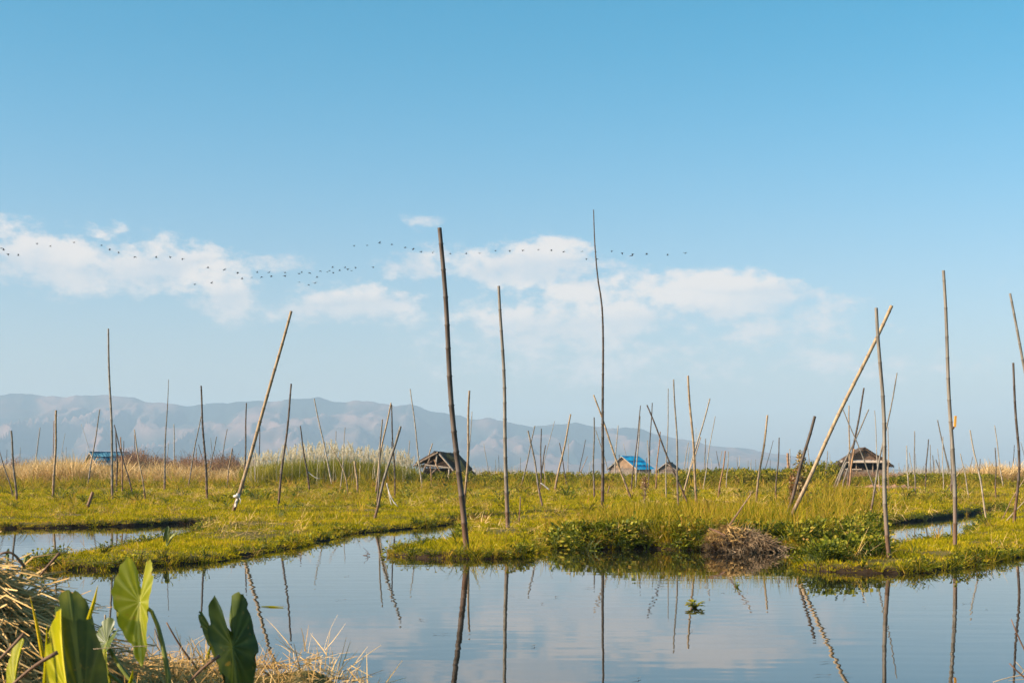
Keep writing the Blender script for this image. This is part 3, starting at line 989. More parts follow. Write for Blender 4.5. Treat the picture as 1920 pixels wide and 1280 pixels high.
# straw litter on the near bank
n = 1500
x, y = rng.uniform(-4.6, -0.7, n), rng.uniform(4.2, 8.9, n)
z = bank_h(x, y)
kk = z > 0.0
p3 = np.column_stack([x, y, z + 0.02])[kk]
scatter('straw_litter', 'loose straw strewn over the near bank', SRC_STRAW, p3, rng.uniform(0.6, 1.1, kk.sum()), None, 0.5)
n = 260
x, y = rng.uniform(2.9, 4.6, n), rng.uniform(7.0, 8.9, n)
z = bank_h(x, y)
kk = z > 0.0
scatter('straw_litter', 'straw strewn over the tussock at the water edge', SRC_STRAW, np.column_stack([x, y, z + 0.02])[kk], rng.uniform(0.6, 1.1, kk.sum()), None, 0.5)

# specks of litter drifting on the pond
n = 46
y = rng.uniform(9.5, 24, n)
x = rng.uniform(-0.3, 0.34, n) * y
Pw = np.stack([x, y], -1)
kk = (land(Pw) < -0.4) & (bank_h(x, y) < -0.05)
SRC_SPECK = source('speck', [lying_straw(3, 0.05, 0.05, 0.14, 0.010) for _ in range(4)], M['mound'])
scatter('floating_litter', 'specks of straw and leaf drifting on the pond', SRC_SPECK, np.column_stack([Pw[kk], np.full(kk.sum(), 0.006)]), rng.uniform(0.35, 0.9, kk.sum()), np.full(kk.sum(), 0.12))

# bare soil ridge in front of the thatched hut
sp = line([(1590, 921), (1660, 922), (1735, 921)])
sb_ = MB()
n = 40
vs, fs = [], []
for i in range(n):
    t = i / (n - 1)
    cx, cy = np.interp(t, [0, .5, 1], sp[:, 0]), np.interp(t, [0, .5, 1], sp[:, 1])
    for j, (dy, dz) in enumerate(((-2.2, 0.05), (-1.2, 0.30), (0.0, 0.42), (1.6, 0.30), (3.0, 0.05))):
        vs.append((cx, cy + dy + random.uniform(-.15, .15), dz * (0.75 + 0.5 * random.random()) * math.sin(math.pi * min(max(t, 0.04), 0.96)) ** 0.3))
for i in range(n - 1):
    for j in range(4):
        fs.append((i * 5 + j, (i + 1) * 5 + j, (i + 1) * 5 + j + 1, i * 5 + j + 1))
sb_.add(vs, fs)
tag(sb_.build('ground', M['soil']), 'low ridge of bare reddish soil before the thatched hut', kind='structure')

# ------------------------------------------------------------------ bamboo poles, one object each
ORD = ['first', 'second', 'third', 'fourth', 'fifth', 'sixth', 'seventh', 'eighth', 'ninth', 'tenth', 'eleventh', 'twelfth', 'thirteenth', 'fourteenth', 'fifteenth', 'sixteenth', 'seventeenth', 'eighteenth', 'nineteenth', 'twentieth']
def ordinal(i):
    if i < 20:
        return ORD[i]
    tens = ['', '', 'twenty', 'thirty', 'forty', 'fifty'][(i + 1) // 10]
    u = (i + 1) % 10
    return (tens + '-' + ORD[u - 1]) if u else {'twenty': 'twentieth', 'thirty': 'thirtieth', 'forty': 'fortieth', 'fifty': 'fiftieth'}[tens]


def smooth_path(pts, n):
    """resample a polyline evenly along its length, rounding its corners"""
    P = np.array([tuple(p) for p in pts], float)
    if len(P) > 2:
        for _ in range(2):
            Q = [P[0]]
            for a, b in zip(P[:-1], P[1:]):
                Q += [a * 0.75 + b * 0.25, a * 0.25 + b * 0.75]
            Q.append(P[-1])
            P = np.array(Q)
    s = np.concatenate([[0], np.cumsum(np.linalg.norm(np.diff(P, axis=0), axis=1))])
    t = np.asarray(n) * s[-1]
    return np.stack([np.interp(t, s, P[:, i]) for i in range(3)], -1), s[-1]


def pole(tone, w, pts, label, zb=0.2, w0=None, fine=True, group=None, cat='pole', name='bamboo_pole', Y=None):
    """pts run from the top down to where the pole meets the grass (picture positions); w is the foot's width in picture px"""
    bx_, by_ = pts[-1]
    Y = Y or depth(by_, zb)
    ly = random.uniform(-0.03, 0.03)                       # slight lean away from or towards the viewer
    P = []
    for x, y in reversed(pts):
        q = at(x, y, Y)
        dz = q.z - zb
        yy_ = Y + ly * dz
        P.append(at(x, y, yy_))
    dirn = (P[1] - P[0]).normalized()
    if dirn.z > 0.05:
        P.insert(0, P[0] - dirn * ((P[0].z + 0.25) / dirn.z))
    base = P[0].copy()
    P = [p - base for p in P]
    r1 = w * 0.5 * Y / F
    r0 = r1 * (w0 / w if w0 else 0.72)
    L = sum((b - a).length for a, b in zip(P[:-1], P[1:]))
    mb = MB()
    if fine:
        gap = random.uniform(0.30, 0.42) * (1 if w > 3 else 1.2)
        ts, rr, aa = [0.0], [1.0], [0.3]
        c = gap * random.uniform(0.4, 1)
        hw = max(0.012, r1 * 0.35)
        while c < L - 0.12:
            ts += [(c - hw) / L, c / L, (c + hw) / L]
            rr += [1.0, 1.2, 0.97]
            aa += [0.0, 1.0, 0.25]
            c += gap * random.uniform(0.8, 1.2)
        ts += [1.0 - 0.004, 1.0]
        rr += [1.0, 0.98]
        aa += [0.0, 0.3]
    else:
        ts, rr, aa = list(np.linspace(0, 1, 7)), [1.0] * 7, [0.0, 0.2, 0, 0.3, 0, 0.2, 0]
    path, _ = smooth_path(P, ts)
    wob = np.array(ts)[:, None] * 0
    amp = min(0.02 + 0.004 * L, 0.03)
    ph = random.uniform(0, 6)
    path[:, 0] += amp * np.sin(np.array(ts) * 7 + ph) * np.sin(np.pi * np.array(ts))
    rad = [(r1 + (r0 - r1) * t) * k_ for t, k_ in zip(ts, rr)]
    mb.tube(path, rad, 9 if w > 4 else 7, aa, cap=True)
    if fine and w > 4:                                     # dark disc on the cut top, the shade of its hollow as colour
        top, prev = Vector(path[-1]), Vector(path[-3])
        d = (top - prev).normalized()
        mb.tube([top + d * 0.001, top + d * 0.002], [rad[-1] * 0.72, rad[-1] * 0.70], 9, [1.0, 1.0])
    o = mb.build(name, M[tone], None, True, base)
    return tag(o, label, cat, group)


# (tone, foot width px, [top ... foot] in picture px, own label or None, options)
MAIN = [
    ('g', 5.0, [(203, 616), (205, 700), (208, 800), (211, 938)], 'tall slender pale pole standing alone before the hut with faded blue roof', dict(w0=3.2)),
    ('t', 7.5, [(546, 583), (520, 675), (490, 790), (437, 958)], 'long pale pole leaning steeply with white cloth tied near its foot', dict(w0=5.2)),
    ('d', 12.0, [(824, 427), (836, 580), (848, 740), (862, 900), (873, 1020)], 'thickest dark brown pole, rising from the tongue of grass in the pond', dict(w0=8.0)),
    ('g', 8.5, [(935, 536), (941, 660), (947, 800), (951, 900), (952, 983)], 'tall grey bamboo pole with brown foot behind the grass tongue', dict(w0=5.2)),
    ('d', 6.6, [(1113, 393), (1114, 445), (1116, 480), (1120, 527), (1127, 562), (1130, 600), (1132, 660), (1132, 730), (1131, 815), (1130, 915), (1129, 952)], 'tallest pole, thin and kinked near its whip-like tip', dict(w0=1.8)),
    ('t', 7.8, [(1672, 573), (1612, 700), (1540, 850), (1476, 980)], 'long tan bamboo pole leaning far over across the upright grey pole', dict(w0=6.6, zb=.35)),
    ('g', 9.0, [(1643, 577), (1651, 715), (1657, 840), (1661, 930), (1667, 1033)], 'tall grey bamboo pole with red-brown foot, crossed by the leaning tan pole', dict(w0=6.2)),
    ('g', 8.6, [(1769, 507), (1774, 601), (1780, 695), (1786, 802), (1789, 902), (1790, 1012)], 'tall pale bamboo pole with an orange wedge at its middle joint', dict(w0=5.6)),
    ('d', 5.8, [(1900, 680), (1904, 745), (1908, 810), (1910, 860), (1907, 915), (1902, 975)], 'bowed dark grey pole nearest the right-hand end of the field', dict(w0=4.0)),
    ('g', 6.5, [(1894, 550), (1905, 605), (1916, 655), (1940, 780), (1966, 992)], 'slanting grey pole whose top alone shows beside the frame edge', dict(w0=4.4)),
    ('d', 6.5, [(1528, 780), (1516, 830), (1496, 890), (1476, 962)], 'short stout dark pole leaning beside the foot of the long tan one', dict(w0=5.6, zb=.35)),
    ('d', 5.0, [(546, 719), (541, 770), (534, 840), (522, 949)], 'dark leaning pole standing before the plumed reeds', dict(w0=3.2)),
    ('d', 5.0, [(377, 723), (381, 800), (388, 936)], 'dark thin upright pole before the reddish scrub', dict(w0=3.0)),
    ('g', 5.6, [(751, 799), (730, 868), (703, 968)], 'short grey pole leaning across a cluster of thinner poles', dict(w0=4.4)),
    ('t', 4.0, [(733, 755), (712, 858), (704, 926)], 'tan pole whose tip meets another in a narrow peak', dict()),
    ('d', 3.4, [(734, 758), (738, 850), (740, 932)], 'dark pole forming the far side of the narrow peak', dict()),
    ('g', 3.8, [(717, 786), (711, 868), (706, 950)], 'grey pole standing just inside the narrow peak of two poles', dict()),
    ('t', 5.2, [(880, 732), (877, 840), (871, 948)], 'light tan upright pole close beside the thickest dark pole', dict(w0=3.8)),
    ('t', 5.0, [(1290, 704), (1298, 825), (1307, 948)], 'straight light tan pole crossed low down by a grey leaning one', dict(w0=3.8)),
    ('p', 4.0, [(1331, 747), (1306, 838), (1281, 925)], 'pale pole leaning away and crossing the straight light tan one', dict(w0=2.6)),
    ('g', 4.2, [(1263, 711), (1268, 830), (1273, 955)], 'thin grey upright pole just beyond the long slanting dark pole', dict(w0=2.6)),
    ('d', 3.8, [(1213, 759), (1251, 852), (1290, 946)], 'long slanting dark pole passing before the small brown hut', dict(w0=2.6)),
    ('t', 4.2, [(1113, 740), (1148, 838), (1183, 935)], 'long slanting tan pole passing before the bright blue roofed hut', dict(w0=2.8)),
    ('t', 4.6, [(1439, 778), (1428, 863), (1417, 949)], 'single light tan pole standing in open grass behind the straw mound', dict(w0=3.6)),
    ('g', 4.2, [(1682, 699), (1663, 800), (1650, 868), (1630, 970)], 'slim grey pole leaning behind the upright grey pole by the pond', dict(w0=2.2)),
    ('d', 4.4, [(1620, 727), (1612, 775), (1602, 822), (1588, 918)], 'dark leaning pole, tallest of the bundle before the thatched hut', dict(w0=3.2)),
    ('g', 4.0, [(1629, 767), (1597, 838), (1562, 917)], 'grey pole leaning low through the bundle before the thatched hut', dict(w0=2.2)),
    ('g', 5.4, [(1587, 868), (1575, 896), (1564, 924)], 'thick short grey pole leaning in the bundle before the thatched hut', dict(w0=4.6)),
    ('b', 4.2, [(1602, 841), (1596, 880), (1590, 923)], 'orange-brown pole in the bundle before the thatched hut', dict(w0=3.2)),
    ('g', 3.8, [(1590, 877), (1584, 898), (1578, 920)], 'shortest grey pole in the bundle before the thatched hut', dict()),
    ('g', 3.0, [(1581, 768), (1615, 852), (1650, 937)], 'thin grey pole slanting the other way before the thatched hut', dict(w0=1.8)),
    ('t', 3.4, [(1592, 760), (1592, 838), (1593, 915)], 'upright tan pole rising from the bundle before the thatched hut', dict(w0=2.2)),
    ('b', 5.0, [(1477, 849), (1478, 872), (1478, 905)], 'short thick red-brown post beside the red-leaved sapling', dict(w0=4.6)),
    ('b', 6.5, [(174, 922), (169, 937), (164, 953)], 'short brown stump leaning in the open grass', dict(w0=6.0)),
    ('t', 2.6, [(617, 831), (630, 851), (645, 884), (654, 931)], 'curved tan cane bending over before the plumed reeds', dict(w0=1.6)),
    ('t', 4.2, [(665, 864), (668, 895), (671, 926)], 'short upright tan stake before the plumed reeds', dict(w0=3.8)),
    ('g', 4.2, [(316, 711), (311, 810), (308, 921)], 'tall whip-thin grey pole with knotty tip before the scrub', dict(w0=1.0)),
    ('p', 4.0, [(1819, 806), (1833, 880), (1849, 967)], 'pale leaning pole standing at the far end of the small pond', dict(w0=2.8)),
    ('t', 3.0, [(976, 930), (975, 950), (974, 973)], 'short tan stick in the grass beside the tall grey pole', dict()),
    ('t', 3.2, [(1143, 910), (1141, 918), (1139, 927)], 'stubby tan stick beside the kinked tallest pole', dict()),
    ('t', 2.4, [(1808, 874), (1790, 898), (1769, 926)], 'thin tan stick lying aslant behind the pole with orange wedge', dict()),
    ('g', 4.0, [(1784, 800), (1784, 860), (1783, 932)], 'grey pole half hidden just behind the pole with orange wedge', dict()),
    ('t', 2.2, [(1922, 896), (1900, 933), (1879, 971)], 'thin tan stick slanting low before the bowed dark grey pole', dict()),
    ('p', 2.6, [(1926, 934), (1908, 952), (1890, 972)], 'pale stick lying almost flat at the bowed pole', dict()),
    ('b', 3.2, [(807, 873), (808, 893), (809, 913)], 'short brown prop standing before the collapsed hut', dict()),
    ('b', 3.2, [(814, 861), (826, 885), (839, 911)], 'brown prop leaning against the front of the collapsed hut', dict()),
    ('g', 4.6, [(21, 807), (26, 870), (31, 941)], 'grey pole nearest the picture edge before the straw bank', dict(w0=3.4)),
    ('t', 5.0, [(105, 769), (103, 850), (100, 935)], 'stout upright tan pole before the middle of the straw bank', dict(w0=3.8)),
    ('g', 4.4, [(990, 807), (1003, 872), (1018, 950)], 'grey leaning pole crossing a fainter one before the low hedge', dict(w0=3.0)),
    ('t', 4.4, [(1070, 776), (1056, 845), (1040, 921)], 'light tan pole leaning beside the kinked tallest pole', dict(w0=3.0)),
]
for tone, w, pts, label, kw in MAIN:
    pole(tone, w, pts, label, **kw)

REST = [
    ('g', 2.6, (-3, 838), (24, 930)), ('p', 3, (75, 801), (64, 884)), ('b', 2, (101, 788), (98, 902)), ('p', 1.3, (122, 812), (110, 886)), ('d', 1.6, (118, 845), (117, 888)), ('g', 3.2, (187, 767), (164, 916)),
    ('p', 1.2, (152, 794), (181, 884)), ('d', 3.6, (217, 807), (219, 925)), ('d', 3.2, (214, 796), (250, 934)), ('b', 3.6, (226, 819), (230, 928)), ('d', 2.2, (232, 826), (231, 892)), ('t', 3.2, (252, 805), (272, 938)),
    ('d', 2, (252, 815), (255, 894)), ('p', 2.6, (326, 795), (327, 900)), ('g', 3, (377, 780), (352, 915)), ('t', 2, (368, 840), (368, 902)), ('d', 2, (372, 833), (387, 893)), ('g', 2.6, (406, 818), (389, 908)),
    ('g', 2.6, (426, 804), (408, 904)), ('t', 3.2, (435, 840), (425, 916)), ('d', 2, (436, 840), (437, 896)), ('d', 3.8, (462, 755), (456, 926)), ('p', 2, (478, 842), (479, 914)),
    ('d', 2.6, (487, 801), (485, 903)), ('g', 2, (553, 831), (562, 905)), ('d', 3.8, (563, 798), (580, 919)), ('p', 3.4, (589, 747), (624, 915)), ('p', 2.2, (630, 808), (627, 908)), ('p', 2.2, (647, 801), (638, 919)),
    ('t', 1.6, (631, 866), (641, 908)), ('d', 2, (734, 827), (732, 898)), ('p', 3.2, (769, 729), (792, 916)), ('p', 2.6, (768, 825), (760, 912)), ('t', 3.2, (811, 831), (786, 908)), ('p', 2.2, (885, 771), (876, 908)),
    ('p', 1.6, (907, 832), (917, 899)), ('d', 1.3, (935, 853), (935, 889)), ('g', 3.2, (1003, 798), (977, 914)), ('d', 3.2, (1015, 803), (1013, 920)), ('d', 3, (1023, 834), (1012, 908)), ('p', 1.6, (1040, 789), (1012, 896)),
    ('d', 2.6, (1049, 830), (1064, 915)), ('p', 1.6, (1066, 822), (1065, 895)), ('d', 2, (1098, 824), (1083, 903)), ('b', 1.6, (1102, 855), (1080, 900)), ('g', 3.8, (1114, 782), (1114, 934)), ('p', 2.2, (1117, 806), (1148, 908)),
    ('p', 2.6, (1159, 797), (1150, 907)), ('d', 2, (1161, 852), (1162, 908)), ('p', 1.2, (1169, 831), (1182, 890)), ('d', 2.8, (1201, 760), (1183, 925)), ('p', 3.2, (1200, 780), (1192, 917)), ('d', 2.8, (1223, 755), (1215, 916)),
    ('p', 2.6, (1214, 825), (1218, 900)), ('b', 3.2, (1238, 809), (1229, 919)), ('p', 2.6, (1253, 728), (1249, 935)), ('t', 2.8, (1314, 819), (1278, 938)), ('p', 2.2, (1291, 829), (1277, 909)), ('p', 1.8, (1293, 838), (1284, 911)),
    ('g', 2.6, (1323, 822), (1321, 905)), ('p', 2.2, (1341, 780), (1318, 918)), ('d', 1.6, (1343, 845), (1353, 898)), ('t', 1.6, (1354, 845), (1344, 897)), ('b', 3.8, (1360, 845), (1347, 934)), ('p', 2.2, (1366, 846), (1362, 917)),
    ('g', 1.6, (1382, 857), (1384, 893)), ('g', 1.3, (1417, 861), (1418, 891)), ('t', 2, (1021, 867), (1021, 918)), ('d', 3.4, (1461, 820), (1455, 948)), ('d', 1.6, (1450, 825), (1431, 892)), ('p', 2.6, (1481, 841), (1481, 900)),
    ('p', 2.2, (1514, 836), (1525, 907)), ('g', 2.6, (1552, 845), (1546, 913)), ('p', 2.2, (1640, 769), (1649, 923)), ('t', 2.2, (1665, 800), (1667, 924)), ('p', 2.8, (1700, 835), (1703, 921)), ('p', 2, (1705, 848), (1714, 897)),
    ('g', 2.8, (1715, 808), (1716, 932)), ('d', 3.2, (1741, 823), (1734, 921)), ('g', 2.2, (1744, 833), (1747, 905)), ('d', 2.2, (1749, 853), (1752, 903)), ('d', 2.4, (1755, 861), (1767, 901)), ('p', 1.6, (1758, 841), (1764, 896)),
    ('g', 3.4, (1758, 787), (1783, 897)), ('p', 2.4, (1768, 818), (1769, 920)), ('p', 2.8, (1801, 850), (1817, 931)), ('g', 2, (1824, 856), (1813, 900)), ('d', 2.2, (1838, 860), (1835, 906)), ('d', 3, (1866, 839), (1868, 935)),
    ('p', 2.8, (1865, 797), (1882, 916)), ('d', 2, (1902, 834), (1897, 896)), ('g', 1.6, (1914, 828), (1929, 893)), ('g', 1.4, (395, 820), (401, 890)), ('p', 1.6, (124, 838), (123, 889)), ('g', 1.3, (38, 838), (37, 888)), ('d', 1.3, (13, 843), (12, 888)),
    ('p', 1.6, (316, 830), (310, 893)), ('p', 1.3, (1305, 801), (1304, 891)), ('t', 2, (1476, 872), (1474, 905)), ('p', 1.4, (1556, 850), (1557, 889)), ('p', 1.4, (137, 845), (138, 888)),
]
ZONES = [(140, 'before the straw bank'), (262, 'by the faded blue roof'), (470, 'before the reddish scrub'), (700, 'before the plumed reeds'), (900, 'near the collapsed hut'),
         (1128, 'before the low hedge'), (1275, 'near the bright blue roof'), (1445, 'past the plain brown hut'), (1560, 'near the red-leaved sapling'),
         (1690, 'near the thatched hut'), (1800, 'beyond the small pond'), (3000, 'before the pale brush')]
TONE = {'g': 'grey', 't': 'tan', 'd': 'dark', 'p': 'pale', 'b': 'brown'}
desc = []
for tone, w, a, b in REST:
    dx, dy = a[0] - b[0], b[1] - a[1]
    s_ = dx / dy
    lean = 'upright' if abs(s_) < 0.07 else ('right-leaning' if s_ > 0 else 'left-leaning')
    size = 'tall' if dy > 125 else ('short' if dy < 62 else 'middling')
    thick = 'hair-thin' if w < 1.9 else ('slim' if w < 3.1 else 'sturdy')
    zone = next(z for x, z in ZONES if b[0] < x)
    desc.append((f'{size} {thick} {lean} {TONE[tone]} bamboo pole {zone}', b[0]))
for i, (tone, w, a, b) in enumerate(REST):
    same = sorted([x for t, x in desc if t == desc[i][0]])
    lab = desc[i][0] if len(same) == 1 else desc[i][0] + ', ' + ordinal(same.index(desc[i][1])) + ' from left'
    pole(tone, w, [a, ((a[0] + b[0]) / 2 + random.uniform(-.8, .8), (a[1] + b[1]) / 2), b], lab, fine=w > 1.9, w0=w * 0.62, group='bamboo poles of the field')

# the mass of far-off stakes, which nothing tells apart
FARX = sorted(random.uniform(-20, 1940) for _ in range(150))
count = {}
for px in FARX:
    zone = next(z for x, z in ZONES if px < x).replace('before', 'beyond').replace('near', 'beyond').replace('by the', 'beyond the')
    i = count[zone] = count.get(zone, -1) + 1
    Y = random.uniform(140, 245)
    hgt = random.uniform(0.9, 3.4) * random.choice((0.6, 0.8, 1.0, 1.0))
    ba = at(px, YH, Y)
    lean = random.gauss(0, 0.11)
    mb = MB()
    mb.tube([(0, 0, -0.3), (lean * hgt * 0.5 + random.uniform(-.03, .03), 0, hgt * 0.5), (lean * hgt, 0, hgt)], [0.055, 0.045, 0.028], 5)
    o = mb.build('far_stake', M[random.choice('gdpgp')], None, True, (ba.x, Y, 0))
    tag(o, f'{ordinal(i)} thin far-off stake from left in the haze {zone}', 'stake', 'far-off stakes along the horizon')

# the wedge stuck in the joint of one pole
host = [o for o in COL.objects if o.get('label', '').startswith('tall pale bamboo pole with an orange')][0]
Yh = host.location.y
mb = MB()
c = at(1790.5, 790, Yh) - host.location
mb.box(c + Vector((-0.004, -0.03, 0)), (0.034, 0.034, 0.19), Matrix.Rotation(0.06, 3, 'Y'))
mb.build('wedge', M['orange'], host)
c = at(1786, 802.5, Yh) - host.location
mb = MB()
mb.tube([c + Vector((-0.004, -0.035, 0.0)), c + Vector((-0.006, -0.085, 0.012))], [0.024, 0.018], 7)
mb.build('knot', M['d'], host)

# ------------------------------------------------------------------ huts
def frame_of(px, Y, rz, name, label, cat='hut', group=None):
    o = empty(name, ((px - 960) / F * Y, Y, 0.0), rz)
    tag(o, label, cat, group)
    return o


def thatch_fringe(mb, a, b, n, ln, out):
    """ragged straw ends along an edge"""
    a, b, out = Vector(a), Vector(b), Vector(out)
    for _ in range(n):
        p = a.lerp(b, random.random())
        q = p + out * random.uniform(0.4, 1.2) * ln + Vector((random.gauss(0, .25), random.gauss(0, .25), random.gauss(-.2, .2))) * ln
        s = Vector((random.uniform(-1, 1), random.uniform(-1, 1), random.uniform(-1, 1))).normalized() * 0.03
        mb.add([p - s, p + s, q], [(0, 1, 2)], random.random())


def beam(parent, name, a, b, w, mat):
    mb = MB()
    a, b = Vector(a), Vector(b)
    mb.tube([a, a.lerp(b, 0.5) + Vector((random.uniform(-1, 1), random.uniform(-1, 1), random.uniform(-1, 1))) * w * 0.25, b], [w / 2, w * 0.47, w * 0.44], 6)
    return mb.build(name, mat, parent)


def sheet_roof(parent, c00, c10, c11, c01, nx, ny, mat):
    """corrugated sheets laid in courses from eave (c00-c10) to ridge (c01-c11); every sheet a part"""
    c00, c10, c11, c01 = map(Vector, (c00, c10, c11, c01))
    nrm = (c10 - c00).cross(c01 - c00).normalized()
    if nrm.z < 0:
        nrm = -nrm
    for j in range(ny):
        for i in range(nx):
            u0, u1 = i / nx - 0.01, (i + 1) / nx + 0.02
            v0, v1 = j / ny - 0.035, (j + 1) / ny + 0.02
            mb = MB()
            vs = []
            m_ = 8
            sk = random.uniform(-0.03, 0.03)
            for b_ in (0, 1):
                v_ = v1 if b_ else v0 + random.uniform(-0.015, 0.015)
                for q in range(m_ + 1):
                    u = u0 + (u1 - u0) * q / m_
                    p = c00.lerp(c10, u).lerp(c01.lerp(c11, u), v_)
                    lift = 0.10 * (1 - b_) + 0.012 + 0.022 * (q % 2) + 0.006 * i
                    vs.append(p + nrm * lift + Vector((0, 0, sk * (q / m_))))
            mb.add(vs, [(q, q + 1, q + m_ + 2, q + m_ + 1) for q in range(m_)])
            mb.build('roof_sheet', mat, parent)


def gable_hut(root, W, L, zw, zp, wall, gable, eave=0.25, z0=0.3, mats=None, roof='sheet', nx=3, ny=3, roofmat=None):
    """gable end faces local -Y, ridge runs along +Y; walls stand on the platform at z0"""
    h = W / 2
    pitch = (zp - zw) / h
    for nm, q in (('front_wall', [(-h, 0, z0), (h, 0, z0), (h, 0, zw), (-h, 0, zw)]), ('side_wall', [(h, 0.05, z0), (h, L, z0), (h, L, zw), (h, 0.05, zw)]),
                  ('side_wall', [(-h, L, z0), (-h, 0.05, z0), (-h, 0.05, zw), (-h, L, zw)]), ('back_wall', [(h, L + .06, z0), (-h, L + .06, z0), (-h, L + .06, zw), (h, L + .06, zw)])):
        mb = MB()
        mb.slab(q, 0.05)
        mb.build(nm, wall, root)
    mb = MB()
    mb.add([(-h, 0.02, zw + .02), (h, 0.02, zw + .02), (0, 0.02, zp - 0.03), (-h, 0.08, zw + .02), (h, 0.08, zw + .02), (0, 0.08, zp - 0.03)], [(0, 1, 2), (5, 4, 3), (0, 3, 4, 1), (1, 4, 5, 2), (2, 5, 3, 0)])
    mb.build('gable', gable, root)
    beam(root, 'tie_beam', (-h - eave, -0.06, zw), (h + eave, -0.06, zw), 0.10, M['timber'])
    for s in (-1, 1):
        for yy_ in (-0.02, L):
            beam(root, 'post', (s * (h - 0.05), yy_ - 0.06, -0.3), (s * (h - 0.05), yy_ - 0.06, zw), 0.12, M['timber'])
        beam(root, 'bargeboard', (s * (h + eave), -eave - .02, zw - eave * pitch - .03), (0, -eave - .02, zp - .03), 0.11, M['timberp'])
        e0, e1 = (s * (h + eave), -eave, zw - eave * pitch), (s * (h + eave), L + eave, zw - eave * pitch)
        r0, r1 = (0, -eave, zp), (0, L + eave, zp)
        if roof == 'sheet':
            sheet_roof(root, e0, e1, r1, r0, nx, ny, roofmat)
        else:
            mb = MB()
            q = [e0, e1, r1, r0] if s > 0 else [r0, r1, e1, e0]
            mb.slab(q, 0.16)
            thatch_fringe(mb, e0, e1, 90, 0.22, (s * 0.8, 0, -0.7))
            thatch_fringe(mb, e0, r0, 60, 0.15, (0, -1, -0.4))
            mb.build('roof_slope', roofmat, root)
    beam(root, 'ridge_cap', (0, -eave, zp + 0.05), (0, L + eave, zp + 0.05), 0.13, roofmat)


# bright blue roof, gable turned towards the sun
r = frame_of(1168, 190, math.radians(-38), 'hut', 'small woven hut with bright blue corrugated roof among tall poles')
gable_hut(r, 4.3, 3.6, 1.60, 3.15, M['matg'], M['mat'], 0.30, 0.1, roofmat=M['blue'], nx=3, ny=3)
# plain brown hut beside it
r = frame_of(1250, 196, math.radians(-20), 'hut', 'plain brown thatched hut standing just beside the blue roofed one')
gable_hut(r, 2.7, 3.2, 1.35, 2.35, M['matg'], M['matg'], 0.22, 0.1, roof='thatch', roofmat=M['thatch'])
# faded blue roof behind the straw bank
r = frame_of(172, 150, math.radians(-48), 'hut', 'hut with faded blue sheet roof half hidden behind the straw bank')
gable_hut(r, 3.0, 4.0, 2.0, 3.2, M['matg'], M['mat'], 0.25, 0.1, roofmat=M['blue2'], nx=4, ny=3)
# far roof in the dry brush
r = frame_of(1872, 205, math.radians(8), 'hut', 'low far roof peeping over the pale dry brush')
gable_hut(r, 2.9, 3.0, 0.95, 1.72, M['matg'], M['mat'], 0.2, 0.1, roof='thatch', roofmat=M['thatch2'])

# thatched hut, open front under a broad gable
Yt = 130.0
r = frame_of(1621, Yt, math.radians(-6), 'hut', 'broad thatched hut with dark open front and pale beam under its gable')
px = Yt / F
hw_, zp_, ze_ = 51 * px, EYE + 41 * px, EYE + 9 * px
zf = EYE + 17 * px
L_ = 4.2
mb = MB()
mb.add([(-hw_ * .86, 0.0, zf + .05), (hw_ * .86, 0.0, zf + .05), (0, 0.0, zp_ - .08), (-hw_ * .86, 0.1, zf + .05), (hw_ * .86, 0.1, zf + .05), (0, 0.1, zp_ - .08)], [(0, 1, 2), (5, 4, 3), (0, 3, 4, 1), (1, 4, 5, 2), (2, 5, 3, 0)])
thatch_fringe(mb, (-hw_ * .8, -.01, zf + .1), (hw_ * .8, -.01, zf + .1), 120, 0.25, (0, -0.3, -0.3))
mb.build('gable', M['thatch2'], r)
beam(r, 'gable_shadow', (0.15, -.06, zf + .75), (0.85, -.06, zf + .3), 0.16, M['thatch'])  # dark bar standing in for the roof's diagonal shadow on the gable
mb = MB()
mb.slab([(-hw_ * .9, -0.35, zf - .18), (hw_ * .9, -0.35, zf - .18), (hw_ * .9, -0.05, zf + .03), (-hw_ * .9, -0.05, zf + .03)], 0.05)
mb.build('eave_board', M['timberp'], r)
for s in (-1, 1):
    q = [(s * hw_, -.3, ze_), (s * hw_, L_, ze_), (0, L_, zp_ + .06), (0, -.3, zp_ + .06)]
    mb = MB()
    mb.slab(q if s > 0 else q[::-1], 0.2)
    thatch_fringe(mb, q[0], q[1], 110, 0.3, (s * 0.8, 0, -0.7))
    thatch_fringe(mb, q[0], q[3], 90, 0.18, (0, -0.8, -0.5))
    mb.build('roof_slope', M['thatch'], r)
for x in (-hw_ * .82, -hw_ * .3, hw_ * .3, hw_ * .82):
    beam(r, 'post', (x, -0.05, -0.3), (x, -0.05, zf - .15), 0.13, M['timber'])
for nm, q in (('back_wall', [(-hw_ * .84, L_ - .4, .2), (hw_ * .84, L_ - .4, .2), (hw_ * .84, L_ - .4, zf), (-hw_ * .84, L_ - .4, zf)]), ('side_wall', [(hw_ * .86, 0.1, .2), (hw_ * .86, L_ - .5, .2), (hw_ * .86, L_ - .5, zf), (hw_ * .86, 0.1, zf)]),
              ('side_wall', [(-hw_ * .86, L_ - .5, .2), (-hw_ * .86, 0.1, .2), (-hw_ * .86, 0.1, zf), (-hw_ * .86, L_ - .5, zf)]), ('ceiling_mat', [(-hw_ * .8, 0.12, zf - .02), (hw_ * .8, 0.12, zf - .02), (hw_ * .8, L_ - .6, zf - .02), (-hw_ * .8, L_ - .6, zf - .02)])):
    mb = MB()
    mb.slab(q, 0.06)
    mb.build(nm, M['dark'], r)  # near-black inside: shade behind the open front put into the colour
mb = MB()
